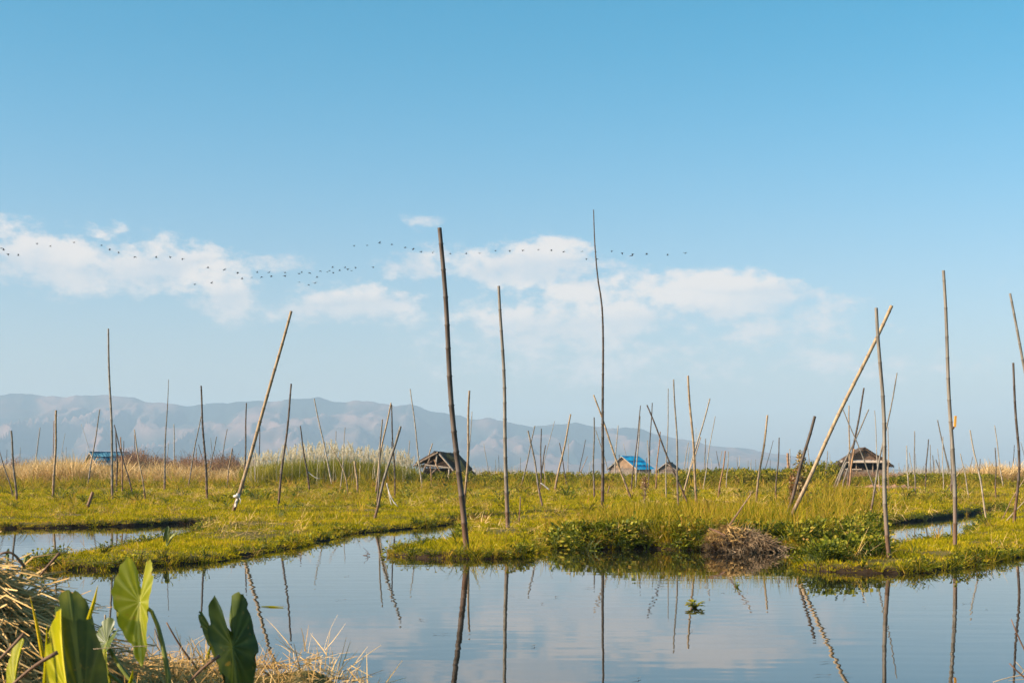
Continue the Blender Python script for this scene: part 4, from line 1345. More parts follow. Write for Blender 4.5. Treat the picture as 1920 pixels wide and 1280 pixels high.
mb.slab([(-hw_ * .82, -0.02, .15), (hw_ * .82, -0.02, .15), (hw_ * .82, -0.02, EYE - 0.5 * px), (-hw_ * .82, -0.02, EYE - 0.5 * px)], 0.06)
mb.build('parapet', M['matg'], r)
beam(r, 'rail', (-hw_ * .75, -.08, EYE + .5 * px), (-hw_ * .1, -.08, EYE + .5 * px), 0.12, M['timberp'])

# the collapsed hut: bare frame, broken thatch on both slopes
Yc = 105.0
r = frame_of(822, Yc, 0, 'hut', 'collapsed hut with sagging black thatch and bare leaning timbers')
def cp(x, y, dy=0.0):
    q = at(x, y, Yc + dy)
    return Vector((q.x - r.location.x, dy, q.z))
for nm, q, m_ in (('roof_slope', [cp(774, 873, .2), cp(818, 848, 0), cp(853, 853, 3.2), cp(812, 874, 3.6)], 'thatch'),
                  ('roof_slope', [cp(823, 848, .1), cp(857, 852, 3.2), cp(890, 887, 3.0), cp(852, 893, .2)], 'thatch')):
    mb = MB()
    q4 = [Vector(p) for p in q]
    n_ = 9
    nr = (q4[1] - q4[0]).cross(q4[3] - q4[0]).normalized()
    if nr.z < 0:
        nr = -nr
    for i in range(n_):                                    # a ragged slope: strips of uneven length
        u0, u1 = i / n_, (i + 1) / n_ + .01
        tr = random.uniform(0.80, 1.06) if i not in (4,) else 0.55
        a0, a1 = (q4[0].lerp(q4[3], u0), q4[0].lerp(q4[3], u1))
        b0, b1 = (q4[1].lerp(q4[2], u0), q4[1].lerp(q4[2], u1))
        if nm and q is not None:
            if m_ == 'thatch' and abs(q[0].x - cp(774, 873, .2).x) < 1e-6:
                a0, a1 = b0.lerp(a0, tr), b1.lerp(a1, tr)
            else:
                a0, a1 = q4[0].lerp(q4[1], u0), q4[0].lerp(q4[1], u1)
                b0, b1 = a0.lerp(q4[3].lerp(q4[2], u0), tr), a1.lerp(q4[3].lerp(q4[2], u1), tr)
        lift = nr * random.uniform(0, .06)
        mb.slab([a0 + lift, a1 + lift, b1 + lift, b0 + lift], 0.10)
        e0, e1 = (a0, a1) if abs(q[0].x - cp(774, 873, .2).x) < 1e-6 else (b0, b1)
        thatch_fringe(mb, e0, e1, 14, 0.25, (0.0, -0.2, -0.9))
    mb.build(nm, M[m_], r)
for x0, y0, x1, y1 in ((838, 853, 858, 866), (862, 864, 874, 884)):
    mb = MB()
    mb.slab([cp(x0, y0, 1.0) + Vector((0, 0, .12)), cp(x1, y1, 1.0) + Vector((0, 0, .12)), cp(x1 - 6, y1 + 2, .6) + Vector((0, 0, .08)), cp(x0 - 6, y0 + 4, .6) + Vector((0, 0, .08))], 0.05)
    thatch_fringe(mb, cp(x0, y0, .9), cp(x1, y1, .9), 40, 0.25, (-.3, -.3, -.3))
    mb.build('straw_patch', M['straw'], r)
for nm, a, b, w, m_ in (('ridge_beam', cp(814, 847, -.1), cp(860, 853, 3.2), .17, 'dark'), ('rafter', cp(823, 850, -.05), cp(858, 892, -.05), .15, 'timberp'), ('rafter', cp(821, 848, -.1), cp(774, 874, -.05), .13, 'timber'),
                        ('tie_beam', cp(796, 871, -.08), cp(843, 877, -.08), .12, 'timberp'), ('king_post', cp(819, 852, -.02), cp(817, 872, -.02), .13, 'timberp'), ('brace', cp(806, 859, -.1), cp(802, 868, -.1), .10, 'timber'),
                        ('post', cp(842, 876, -.02), cp(842, 905, -.02), .12, 'timberp'), ('post', cp(798, 872, .3), cp(790, 905, .3), .12, 'timber'), ('post', cp(850, 880, .4), cp(852, 905, .4), .14, 'dark'), ('brace', cp(845, 893, -.1), cp(853, 878, -.1), .12, 'dark'),
                        ('post', cp(880, 884, 2.6), cp(880, 905, 2.6), .14, 'dark'), ('brace', cp(810, 886, -.05), cp(818, 878, -.05), .09, 'timber'), ('rafter', cp(862, 860, 3.3), cp(891, 889, 3.3), .13, 'dark')):
    beam(r, nm, a, b, w, M[m_])
mb = MB()
mb.slab([cp(796, 877, 3.0), cp(846, 878, 3.0), cp(846, 888, 3.0), cp(796, 890, 3.0)], 0.05)
thatch_fringe(mb, cp(796, 889, 3.0), cp(846, 887, 3.0), 60, 0.35, (0, 0, -1))
mb.build('hanging_mat', M['dark'], r)
mb = MB()
q3 = [cp(788, 874, 3.9), cp(858, 878, 3.9), cp(822, 850, 3.7)]
mb.add(q3 + [p + Vector((0, .06, 0)) for p in q3], [(0, 1, 2), (5, 4, 3), (0, 3, 4, 1), (1, 4, 5, 2), (2, 5, 3, 0)])
thatch_fringe(mb, q3[0], q3[1], 50, 0.3, (0, -.1, -1))
mb.build('back_closure', M['thatch'], r)  # added sheet closing the back so the inside stays dark against the sky
mb = MB()
for _ in range(130):
    u_, v_ = random.random(), random.random()
    p = cp(823, 848, .1).lerp(cp(857, 852, 3.2), u_).lerp(cp(852, 893, .2).lerp(cp(890, 887, 3.0), u_), v_) + Vector((-.02, -.03, .06))
    thatch_fringe(mb, p, p, 2, 0.28, (0.5, -.3, -.5))
mb.build('loose_thatch', M['thatch2'], r)

# ------------------------------------------------------------------ birds
BIRDS = [('in the ragged string over the first cloud', [(3, 465), (7, 469), (15.5, 476), (34.5, 479), (69.5, 456), (94, 462), (139, 454), (190.5, 460.5), (205.5, 469), (222.5, 474.5), (253.5, 481.5), (293, 483), (319, 483), (343, 485)]),
         ('in the bunched flock below the long string', [(390, 502.5), (421, 505.5), (446, 510.5), (454, 523), (472.5, 520), (365, 533.5), (397, 531), (482.5, 511), (491, 519), (504, 511), (509, 517), (534.5, 511), (534, 516.5), (561, 512.5), (566, 511), (581, 511.5),
                                                         (561, 529), (579, 533.5), (590, 531), (594.5, 520), (601, 508), (614, 510), (618, 507.5), (624, 501.5), (625, 510.5), (637, 507.5), (647, 502), (652.5, 504), (659.5, 507.5), (667, 501), (700, 500.5)]),
         ('in the long string crossing behind the tallest poles', [(664, 460), (689, 459.5), (712, 456), (735, 459), (760, 464), (775, 467), (789.5, 472.5), (811.5, 474.5), (844.5, 476), (874.5, 476), (899, 475), (929, 470.5), (956, 469.5), (981, 469), (1010, 467.5), (1034, 470),
                                                                   (1057, 472), (1091.5, 471.5), (1100, 485), (1117, 472), (1120, 485), (1147, 472), (1167, 474), (1186.5, 476), (1184, 479.5), (1213, 477), (1252, 478.5), (1284.5, 475)])]


def bird_mesh(flap, wing):
    mb = MB()
    body = [(-0.30, 0.012), (-0.22, 0.035), (-0.08, 0.07), (0.06, 0.075), (0.17, 0.05), (0.27, 0.034), (0.33, 0.04), (0.38, 0.03), (0.47, 0.006)]
    mb.tube([(x, 0, 0.02 * x) for x, _ in body], [r_ for _, r_ in body], 7)
    mb.add([(-0.26, 0.02, 0), (-0.26, -0.02, 0), (-0.44, -0.08, 0.01), (-0.46, 0, 0.01), (-0.44, 0.08, 0.01), (-0.3, 0, .02)], [(0, 1, 2, 3), (0, 3, 4), (0, 5, 1)])
    for s in (-1, 1):
        a1, a2 = flap, flap * 0.35 - 0.1
        m1 = (0.5 * wing * math.cos(a1), 0.5 * wing * math.sin(a1))
        m2 = (m1[0] + 0.5 * wing * math.cos(a2), m1[1] + 0.5 * wing * math.sin(a2))
        vs = []
        for (d_, z), (f0, f1) in zip(((0.04, 0.03), m1, m2), ((0.15, -0.14), (0.20, -0.10), (-0.02, -0.10))):
            vs += [(f0, s * d_, z + .012), (f1, s * d_, z), (f0, s * d_, z - .012)]
        mb.add(vs, [(0, 1, 4, 3), (3, 4, 7, 6), (1, 2, 5, 4), (4, 5, 8, 7), (2, 0, 3, 5), (5, 3, 6, 8)])
    return mb.mesh('bird', M['bird'])

BM = [bird_mesh(f_, w_) for f_, w_ in ((0.9, 0.62), (0.5, 0.66), (0.1, 0.66), (-0.4, 0.62), (1.2, 0.6), (-0.8, 0.6))]
for phrase, pos in BIRDS:
    order = sorted(pos)
    for p in pos:
        Y = 300 + random.uniform(-10, 10)
        o = bpy.data.objects.new('bird', random.choice(BM))
        o.location = at(p[0], p[1], Y)
        o.rotation_euler = (random.gauss(0, .15), random.gauss(0, .1), math.pi + random.gauss(0, 0.35) + 0.4)
        o.scale = [random.uniform(0.65, 0.95)] * 3
        COL.objects.link(o)
        tag(o, f'{ordinal(order.index(p))} small dark flying bird from left {phrase}', 'bird', 'flock of birds crossing the sky')

# ------------------------------------------------------------------ straw heaps
def straw_heap(name, label, centre, rx, ry, h, n, l0, l1, w, zb=0.0, mat='straw', wild=(0.55, 0.9), lump=0.0):
    mb = MB()
    ph = [random.uniform(0, 6.28) for _ in range(4)]
    # core of matted straw
    vs, fs = [], []
    nu, nv_ = 28, 9
    for j in range(nv_):
        t = j / (nv_ - 1)
        for i in range(nu):
            a = 2 * math.pi * i / nu
            rr_ = (1 - t ** 1.6) * (1 + 0.10 * math.sin(3 * a + j) + 0.06 * random.uniform(-1, 1))
            vs.append((rx * 0.86 * rr_ * math.cos(a), ry * 0.86 * rr_ * math.sin(a), h * 0.86 * t + zb - 0.05))
    for j in range(nv_ - 1):
        for i in range(nu):
            fs.append((j * nu + i, j * nu + (i + 1) % nu, (j + 1) * nu + (i + 1) % nu, (j + 1) * nu + i))
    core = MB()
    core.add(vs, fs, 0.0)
    for _ in range(n):
        a = random.uniform(0, 6.283)
        t = random.random() ** 1.1
        rr_ = (1 - t ** 1.6) * (1 + lump * (math.sin(2 * a + ph[0] + 3 * t) + 0.7 * math.sin(3 * a + ph[1]) + 0.5 * math.sin(7 * a + ph[2] + 9 * t)))
        p = Vector((rx * rr_ * math.cos(a), ry * rr_ * math.sin(a), h * t + zb))
        out = Vector((math.cos(a) * rx, math.sin(a) * ry, 0)).normalized()
        down = (out * (0.5 + 0.5 * t) + Vector((0, 0, -1)) * (0.9 - 0.5 * t))
        dirn = (down * wild[0] + Vector((random.gauss(0, 1), random.gauss(0, 1), random.gauss(0.0, .45))) * wild[1]).normalized()
        ln = random.uniform(l0, l1)
        mid = p + dirn * ln * 0.5 + Vector((0, 0, random.uniform(-.02, .05))) * ln * 3 + out * 0.02
        end = p + dirn * ln + Vector((0, 0, -0.10 * ln)) + out * 0.02
        ww = w * random.uniform(0.5, 1.3)
        v = random.random()
        mb.tube([p, mid, end], [ww, ww, ww * 0.5], 3, [v] * 3, cap=False)
    o = mb.build(name, M[mat], None, False, centre)
    core.build('matted_core', M['mound'], o, True)  # matted core toned darker than the straws over it
    return tag(o, label, 'straw heap')

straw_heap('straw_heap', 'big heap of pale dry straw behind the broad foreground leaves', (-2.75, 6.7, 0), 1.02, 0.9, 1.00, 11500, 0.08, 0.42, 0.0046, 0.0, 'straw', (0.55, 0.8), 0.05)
straw_heap('straw_heap', 'low drift of loose straw along the near bank below the dark leaf', (-2.2, 8.05, 0.16), 0.78, 0.42, 0.10, 2600, 0.06, 0.30, 0.0034, 0.0, 'straw', (0.2, 0.9))
cD = at(1392, 1014, 24.3)
straw_heap('straw_heap', 'dark mound of straw at the water edge of the middle bed', (cD.x + .12, 24.5, 0.03), 0.52, 0.36, 0.28, 3600, 0.06, 0.26, 0.0045, 0.0, 'mound', (0.35, 0.9), 0.16)  # dark brown straw, with the shade of the hollow put into the colour
cD2 = at(1378, 985, 24.4)
straw_heap('straw_heap', 'pale straw thrown over the top of the dark mound', (cD2.x - .10, 24.5, 0.18), 0.34, 0.26, 0.26, 650, 0.06, 0.26, 0.0038, 0.0, 'straw', (0.4, 0.9), 0.2)

# a broken stick stuck in the dark mound
mb = MB()
a, b = at(1368, 984, 24.3), at(1408, 926, 24.3)
mb.tube([a, a.lerp(b, .5), b], [0.017, 0.014, 0.010], 6)
mb.tube([b - (b - a) * 0.08, b + Vector((0.03, 0, 0.06))], [0.008, 0.004], 5)
mb.tube([b, b + Vector((-0.02, 0, 0.07))], [0.009, 0.005], 5)
tag(mb.build('stick', M['t']), 'broken forked stick poking out of the dark straw mound', 'stick')
mb = MB()
a, b = at(1330, 990, 23.9), at(1360, 1004, 23.7)
mb.tube([a, a.lerp(b, .5) + Vector((0, 0, .01)), b], [0.016, 0.017, 0.012], 6)
tag(mb.build('stick', M['d']), 'dark stick sloping down into the weeds beside the mound', 'stick')

# red-leaved sapling among the right-hand poles
def sapling(px, Y, h, label, nbr, lsize, mat):
    root = empty('sapling', ((px - 960) / F * Y, Y, 0.15))
    tag(root, label, 'sapling')
    mb, lf = MB(), MB()
    mb.tube([(0, 0, -0.2), (0.05, 0, h * .4), (0.02, 0.05, h * .75), (0.12, 0, h)], [0.03, 0.024, 0.015, 0.006], 5)
    for _ in range(nbr):
        t = random.uniform(0.15, 0.95)
        a = random.uniform(0, 6.283)
        b = Vector((0.04, 0.02, h * t))
        e = b + Vector((math.cos(a) * .5, math.sin(a) * .5, random.uniform(.5, 1.0))) * h * 0.26 * (1.15 - t)
        mb.tube([b, b.lerp(e, .5) + Vector((0, 0, .03)), e], [0.012, 0.008, 0.004], 4, cap=False)
        for _ in range(11):
            leaf_shape(lf, b.lerp(e, random.uniform(.25, 1.05)) + Vector((random.gauss(0, .04), random.gauss(0, .04), random.gauss(0, .04))), (random.gauss(0, 1), random.gauss(0, 1), random.gauss(.4, 1)),
                       (random.gauss(0, 1), random.gauss(0, 1), random.gauss(-.2, .6)), lsize * random.uniform(.7, 1.3), lsize * .6, random.random())
    mb.build('trunk', M['timber'], root)
    lf.build('crown', mat, root)

M['redleaf'] = leaf_mat('red_leaf', [(0.0, (0.12, 0.05, 0.02)), (0.4, (0.30, 0.14, 0.05)), (0.7, (0.28, 0.22, 0.05)), (1.0, (0.5, 0.36, 0.18))], 0.4, 0.05, patch_scale=2.0)
sapling(1498, 46.0, 1.85, 'slender sapling with reddish leaves beside the leaning dark pole', 44, 0.10, M['redleaf'])
sapling(1484, 47.5, 1.10, 'small bushy red-leaved sapling at the foot of the red-brown post', 40, 0.09, M['redleaf'])
sapling(1207, 49.0, 1.15, 'thin twiggy sapling before the bright blue roofed hut', 26, 0.06, M['redleaf'])

# ------------------------------------------------------------------ broad-leaved taro in the foreground
def taro_mat(name, c1, c2, vein, transl):
    m, k = new_mat(name)
    at_ = k.n('ShaderNodeAttribute', attribute_name='v')
    tc = k.n('ShaderNodeTexCoord')
    n = k.noise(tc.outputs['Object'], 9.0, 4)
    col = k.mix(k.smooth(n, 0.3, 0.7), c1, c2)
    n3 = k.noise(tc.outputs['Object'], 26.0, 3)
    col = k.mix(k.math('MULTIPLY', k.smooth(n3, 0.62, 0.72), 0.65), col, (0.34, 0.20, 0.03))
    n4 = k.noise(tc.outputs['Object'], 4.5, 3)
    col = k.mix(k.math('MULTIPLY', k.smooth(n4, 0.5, 0.75), 0.45), col, (0.34, 0.32, 0.03))
    col = k.mix(k.math('MULTIPLY', at_.outputs['Fac'], 0.9), col, vein)
    b = k.n('ShaderNodeBsdfPrincipled')
    k.put(b.inputs['Base Color'], col)
    b.inputs['Roughness'].default_value = 0.42
    b.inputs['Specular IOR Level'].default_value = 0.35
    bp = k.n('ShaderNodeBump')
    bp.inputs['Strength'].default_value = 0.4
    bp.inputs['Distance'].default_value = 0.004
    k.put(bp.inputs['Height'], at_.outputs['Fac'])
    k.put(b.inputs['Normal'], bp.outputs[0])
    t = k.n('ShaderNodeBsdfTranslucent')
    k.put(t.inputs[0], k.mix(1.0, col, (1.6, 1.5, 0.55), 'MULTIPLY'))
    mx = k.n('ShaderNodeMixShader')
    mx.inputs[0].default_value = transl
    k.t.links.new(b.outputs[0], mx.inputs[1])
    k.t.links.new(t.outputs[0], mx.inputs[2])
    finish(k, mx.outputs[0])
    return m

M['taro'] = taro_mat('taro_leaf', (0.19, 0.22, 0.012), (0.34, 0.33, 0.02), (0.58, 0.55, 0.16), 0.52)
M['taro_shaded'] = taro_mat('taro_leaf_shaded', (0.03, 0.055, 0.008), (0.07, 0.10, 0.012), (0.15, 0.18, 0.04), 0.16)  # darker copy of the leaf, shade put into its colour
M['stalk'] = plain_mat('taro_stalk', (0.06, 0.09, 0.02), (0.20, 0.22, 0.05), 12, 0.5, (6, 6, 1))

OUT = [(0.0, -1.0), (0.05, -0.93), (0.13, -0.78), (0.24, -0.55), (0.34, -0.28), (0.40, -0.02), (0.415, 0.22), (0.39, 0.44), (0.32, 0.60), (0.23, 0.67), (0.14, 0.62), (0.07, 0.45), (0.025, 0.25), (0.0, 0.15)]


def taro_leaf(parent, hub, length, width, tip, face, mat, fold=(0.3, 0.3), wave=0.02, curl=0.12, seed=0, blunt=False):
    """heart-shaped blade hung at its hub: tip points along `tip`, the upper side looks along `face`; fold = dihedral of each half"""
    rnd = random.Random(seed)
    tip, face = Vector(tip).normalized(), Vector(face)
    face = (face - tip * face.dot(tip)).normalized()
    side = tip.cross(face)
    prof_ = np.array(OUT)
    if blunt:
        prof_ = np.array([(0.0, -1.0), (0.12, -0.98), (0.22, -0.88), (0.30, -0.70), (0.36, -0.45), (0.40, -0.15)] + OUT[6:])
    tt = np.linspace(0, len(prof_) - 1, 40)
    ox, oy = np.interp(tt, range(len(prof_)), prof_[:, 0]), np.interp(tt, range(len(prof_)), prof_[:, 1])
    vein_y = [-0.80, -0.52, -0.22, 0.08, 0.36, 0.58]
    mb = MB()
    ph = rnd.uniform(0, 6)
    rag = {s_: [rnd.gauss(0, 1) for _ in tt] for s_ in (-1, 1)}
    cut = {s_: rnd.sample(range(6, 30), 2) for s_ in (-1, 1)}
    for sgn, fo in ((-1, fold[0]), (1, fold[1])):
        vs, vv, nr_ = [], [], 9
        for j in range(nr_ + 1):
            q = j / nr_
            for i in range(len(tt)):
                tear = 1 - (0.05 * abs(rag[sgn][i]) + (0.22 if i in cut[sgn] else 0)) * (j == nr_)
                x, y = ox[i] * q * tear, oy[i] * q * (1 + 0.3 * (tear - 1))
                ang = fo
                bend = curl * (y * y) - 0.0
                ripple = wave * math.sin(tt[i] * 1.3 + ph) * q * q + 0.5 * wave * math.sin(tt[i] * 3.1 + 2 * ph) * q ** 4 + 0.018 * math.sin(oy[i] * 21 + ph) * q * (1 - q)
                X = sgn * x * math.cos(ang)
                Z = abs(x) * math.sin(ang) - bend + ripple
                p = Vector(hub) + side * (X * width) - tip * (y * length) + face * (Z * width)
                vs.append(p)
                dv = min(abs(oy[i] - vy) for vy in vein_y)
                v = max(0.0, 1 - dv / 0.06) * (1.0 - 0.45 * q)
                if ox[i] * q < 0.028 and y < 0.1:
                    v = 1.0
                vv.append(v)
        n_ = len(tt)
        fs = [(j * n_ + i, j * n_ + i + 1, (j + 1) * n_ + i + 1, (j + 1) * n_ + i) for j in range(nr_) for i in range(n_ - 1)]
        mb.add(vs, fs, vv)
    o = mb.build('leaf', mat, parent, True)
    rb = MB()
    pts_ = [Vector(hub) + tip * (t * length) - face * ((curl * t * t) * width + 0.004) for t in np.linspace(0, 0.93, 8)]
    rb.tube(pts_, list(np.linspace(0.0055, 0.0012, 8)), 6)
    rb.build('midrib', M['stalk'], o, True)
    return o


def stalk(parent, pts, r0, r1):
    mb = MB()
    path, _ = smooth_path([Vector(p) for p in pts], np.linspace(0, 1, 14))
    mb.tube(path, list(np.linspace(r0, r1, 14)), 8)
    mb.build('stalk', M['stalk'], parent, True)


def taro(label, base, leaves, extra=()):
    root = empty('taro_plant', base)
    tag(root, label, 'plant', 'taro plants on the near bank')
    B0 = Vector(base)
    for hub, length, width, tip, face, mat, kw, via in leaves:
        hub = hub - B0
        taro_leaf(root, hub, length, width, tip, face, mat, **kw)
        stalk(root, [Vector((random.uniform(-.02, .02), random.uniform(-.02, .02), -0.05))] + [v_ - B0 for v_ in via] + [hub], 0.016, 0.007)

Yf = 5.6
u = Yf / F
b1 = at(330, 1410, Yf); b1.z = 0.15
taro('taro plant with one tall glowing yellow-green leaf hanging tip down', b1,
     [(at(262, 1128, Yf), 0.265, 0.27, (-0.06, 0.05, -1), (-0.75, -0.62, 0.1), M['taro'], dict(fold=(0.05, 1.05), curl=0.10, seed=3), [at(322, 1300, Yf), at(300, 1180, Yf), at(282, 1138, Yf)]),
      (at(200, 1205, Yf + .15), 0.14, 0.20, (-0.5, 0.1, -0.9), (-0.2, -0.5, 0.8), M['taro_shaded'], dict(fold=(0.3, 0.4), seed=5), [at(300, 1330, Yf + .1), at(230, 1260, Yf + .1)]),
      (at(203, 1262, Yf), 0.15, 0.13, (0.15, 0, -1), (-0.9, -0.35, 0.1), M['taro'], dict(fold=(0.2, 0.2), seed=6), [at(290, 1360, Yf), at(240, 1290, Yf)])])
b2 = at(120, 1420, Yf - .1); b2.z = 0.15
taro('taro plant with a broad dark leaf curled like a hood', b2,
     [(at(157, 1330, Yf - .1), 0.47, 0.28, (-0.13, 0.02, 1), (0.25, -0.95, -0.05), M['taro_shaded'], dict(fold=(-0.1, 0.15), curl=0.05, seed=8, blunt=True), [at(140, 1380, Yf - .1)]),
      (at(128, 1300, Yf - .14), 0.33, 0.26, (-0.16, -0.02, 1), (-0.9, -0.45, 0.1), M['taro'], dict(fold=(0.2, 0.9), curl=0.10, seed=9, blunt=True), [at(125, 1370, Yf - .12)]),  # paler blade carries the sunlit half of the hood leaf in its colour
      (at(26, 1290, Yf), 0.20, 0.22, (0.05, 0, 1), (-0.8, -0.6, 0.2), M['taro'], dict(fold=(0.1, 0.3), seed=10, blunt=True), [at(70, 1380, Yf)])])
b3 = at(455, 1430, Yf + .3); b3.z = 0.15
taro('taro plant with a dark shaded leaf, its lobes raised against the water', b3,
     [(at(436, 1212, Yf + .3), 0.34, 0.26, (0.12, 0.02, -1), (0.72, -0.69, 0.0), M['taro_shaded'], dict(fold=(0.45, 0.1), curl=0.16, wave=0.05, seed=12), [at(470, 1360, Yf + .5), at(455, 1270, Yf + .45)]),
      (at(400, 1188, Yf + .36), 0.17, 0.14, (0.3, 0.1, -1), (0.5, -0.8, 0.1), M['taro_shaded'], dict(fold=(0.5, 0.5), curl=0.3, seed=13), [at(440, 1340, Yf + .5), at(418, 1250, Yf + .42)])])
# two young ones out on the long grass bed and behind the heap
for px_, py_, sc_, lab in ((312, 1004, 1.0, 'small taro plant with upright dark leaf on the long grass bed'), (14, 1040, 0.8, 'small round leaf on a stalk above the straw heap')):
    Y = depth(1018, 0.2) if px_ > 100 else 7.4
    b = at(px_, py_, Y)
    zb_ = 0.2 if px_ > 100 else 0.6
    b.z = zb_
    q = at(px_, py_, Y)
    s1 = 0.16 * sc_ if px_ > 100 else 0.035
    taro(lab, b, [(q, s1, s1 * .75, (0.15, 0, 1), (0.2, -1, 0.1), M['taro_shaded'], dict(seed=20, blunt=True), []), (q + Vector((.10 * sc_, 0.05, -.01)), s1 * .8, s1 * .6, (0.6, 0, .6), (-.5, -.6, .5), M['taro'], dict(seed=21), [])])

# loose straws and blades of grass sticking up in the foreground
STEMS = [('long dry yellow stem slanting up at the lower corner', 't', [(-30, 1262), (10, 1225), (46, 1186)], 5.3, 0.007), ('dry yellow stem crossing below the hooded leaf', 't', [(15, 1290), (60, 1250), (108, 1222)], 5.2, 0.008),
         ('thin pale straw lying across the foreground leaves', 'p', [(175, 1216), (230, 1212), (292, 1210)], 5.2, 0.0018), ('dry yellow stem beside the shaded leaf', 't', [(345, 1290), (375, 1255), (412, 1228)], 5.6, 0.007),
         ('dry stalk leaning out over the water', 't', [(312, 1166), (340, 1215), (372, 1255)], 7.6, 0.007), ('bent straw arching over the heap top', 't', [(0, 1038), (22, 1032), (46, 1062)], 6.6, 0.008), ('pale reed end slanting from the heap', 't', [(74, 1079), (92, 1058), (112, 1036)], 6.6, 0.008),
         ('pale straw jutting out over the water from the drift', 'p', [(480, 1268), (510, 1264), (538, 1262)], 8.3, 0.006), ('long straight straw lying along the water edge', 'p', [(520, 1275), (580, 1273), (640, 1270)], 8.3, 0.007), ('dark broken stick at the end of the straw drift', 'd', [(490, 1256), (508, 1266), (528, 1278)], 8.25, 0.010),
         ('thin dry stalk standing between tall leaf and water', 'b', [(290, 1178), (303, 1212), (314, 1236)], 7.4, 0.004), ('hooked dry stem rising from the straw drift', 'p', [(385, 1196), (365, 1208), (360, 1240)], 7.8, 0.004), ('short pale stump in the straw behind the tall leaf', 'p', [(197, 1152), (198, 1176), (199, 1200)], 7.4, 0.008)]
for lab, tone, pts, Y, r_ in STEMS:
    mb = MB()
    path, _ = smooth_path([at(x, y, Y + 0.02 * i) for i, (x, y) in enumerate(pts)], np.linspace(0, 1, 8))
    mb.tube(path - path[-1], list(np.linspace(r_ * .6, r_, 8)), 6)
    tag(mb.build('dry_stem', M[tone], None, True, path[-1]), lab, 'stem')
BL = [('blurred green grass blade behind the hooded leaf', (166, 1160), (184, 1094), 5.4, 0.016), ('narrow green blade below the tall leaf', (240, 1290), (250, 1252), 5.3, 0.014), ('upright green blade among the lower leaves', (84, 1290), (88, 1166), 5.4, 0.02), ('pale green blade leaning from the straw heap', (80, 1230), (55, 1112), 5.9, 0.016),
      ('small dark green sprig on the straw drift', (382, 1256), (396, 1204), 7.7, 0.03)]
for lab, a, b, Y, w in BL:
    p, q = at(*a, Y), at(*b, Y)
    mb = MB()
    s_ = Vector((w / 2, 0.003, 0))
    d = (q - p)
    mb.add([p * 0 - s_, s_, d * .5 - s_ * .8 + Vector((0, .01, 0)), d * .5 + s_ * .8 + Vector((0, .01, 0)), d, Vector((0, -.006, 0)), d * .5 + Vector((0, .002, 0))], [(0, 5, 6, 2), (5, 1, 3, 6), (2, 6, 4), (6, 3, 4)], [.3] * 7)
    tag(mb.build('grass_blade', M['lawn'], None, False, p), lab, 'grass blade')

# dry twigs at the lower right corner
for lab, pts, Y, r_ in (('bare reddish twig leaning in at the lower right corner', [(1896, 1160), (1910, 1195), (1932, 1240), (1990, 1350)], 8.0, 0.008), ('short dry twig poking up by the corner tussock', [(1893, 1243), (1912, 1262), (1945, 1290), (1985, 1345)], 8.0, 0.010),
                        ('pale straw fanning out of the corner tussock', [(1862, 1278), (1895, 1268), (1940, 1262), (2000, 1320)], 8.0, 0.006), ('crooked pale straw at the corner tussock', [(1905, 1240), (1925, 1262), (1950, 1300), (1995, 1345)], 8.05, 0.006)):
    mb = MB()
    path, _ = smooth_path([at(x, y, Y) for x, y in pts], np.linspace(0, 1, 10))
    mb.tube(path - path[-1], list(np.linspace(r_ * .35, r_, 10)), 6)
    e = path[3] - path[-1]
    mb.tube([e, e + np.array((0.05, 0.02, 0.06))], [r_ * .5, r_ * .2], 4)
    tag(mb.build('twig', M['b' if 'reddish' in lab or 'dry' in lab else 'p'], None, True, path[-1]), lab, 'twig')

# ------------------------------------------------------------------ small things on and by the water
def float_plant(px, py, r_, n, label):
    Y = depth(py)
    o = empty('water_plant', ((px - 960) / F * Y, Y, 0.0))
    tag(o, label, 'water plant')
    for i in range(n):
        a = 6.283 * i / n + random.uniform(-.25, .25)
        out = Vector((math.cos(a), math.sin(a), 0))
        t = random.uniform(0.0, 0.75)
        mb = MB()
        mb.tube([(0, 0, -.01), out * r_ * .35 + Vector((0, 0, .02)), out * r_ * .55 + Vector((0, 0, .02 + .05 * t))], [0.007, 0.006, 0.004], 5, cap=False)
        nrm = Vector((0, 0, 1)) - out * t * .9
        leaf_shape(mb, out * r_ * .5 + Vector((0, 0, .02 + .05 * t)), nrm, out + Vector((0, 0, t * .8)), r_ * .75, r_ * .7, random.uniform(.3, 1))
        mb.build('leaf', M['herb'], o)

float_plant(1303, 1139, 0.085, 22, 'single green water plant floating alone on open water')
float_plant(1382, 1100, 0.05, 5, 'tiny sprig floating below the dark straw mound')
for lab, pts, mat in (('slim dead leaf floating flat on the pond', [(490, 1137), (510, 1137.5), (531, 1138.5)], 'lawn'), ('thin dark straw floating near the bank drift', [(482, 1249), (510, 1249.4), (538, 1250)], 'd')):
    mb = MB()
    P = []
    for x, y in pts:
        Y = depth(y)
        P.append(Vector(((x - 960) / F * Y, Y, 0.006)))
    for i, w in ((0, 0.002), (1, 0.012), (2, 0.002)):
        pass
    mb.tube(P, [0.003, 0.008, 0.003], 5)
    tag(mb.build('floating_leaf', M[mat]), lab, 'leaf')
mb = MB()
Y = depth(1041)
c = at(687, 1041, Y)
mb.tube([c, c + Vector((0.03, 0, 0.05)), c + Vector((-.05, 0, .13))], [.006, .005, .003], 4)
mb.tube([c + Vector((-.06, 0.02, 0.0)), c + Vector((0.06, 0, .02))], [.005, .004], 4)
mb.tube([c + Vector((.06, 0, .02)), c + Vector((-.02, 0, .055))], [.005, .003], 4)
tag(mb.build('twig', M['d']), 'dark forked twig poking out of the pond', 'twig')
mb = MB()
a, b = at(908, 968, depth(972, .12)), at(930, 977, depth(974, .1))
mb.tube([a, b], [0.045, 0.042], 10, [0, 0])
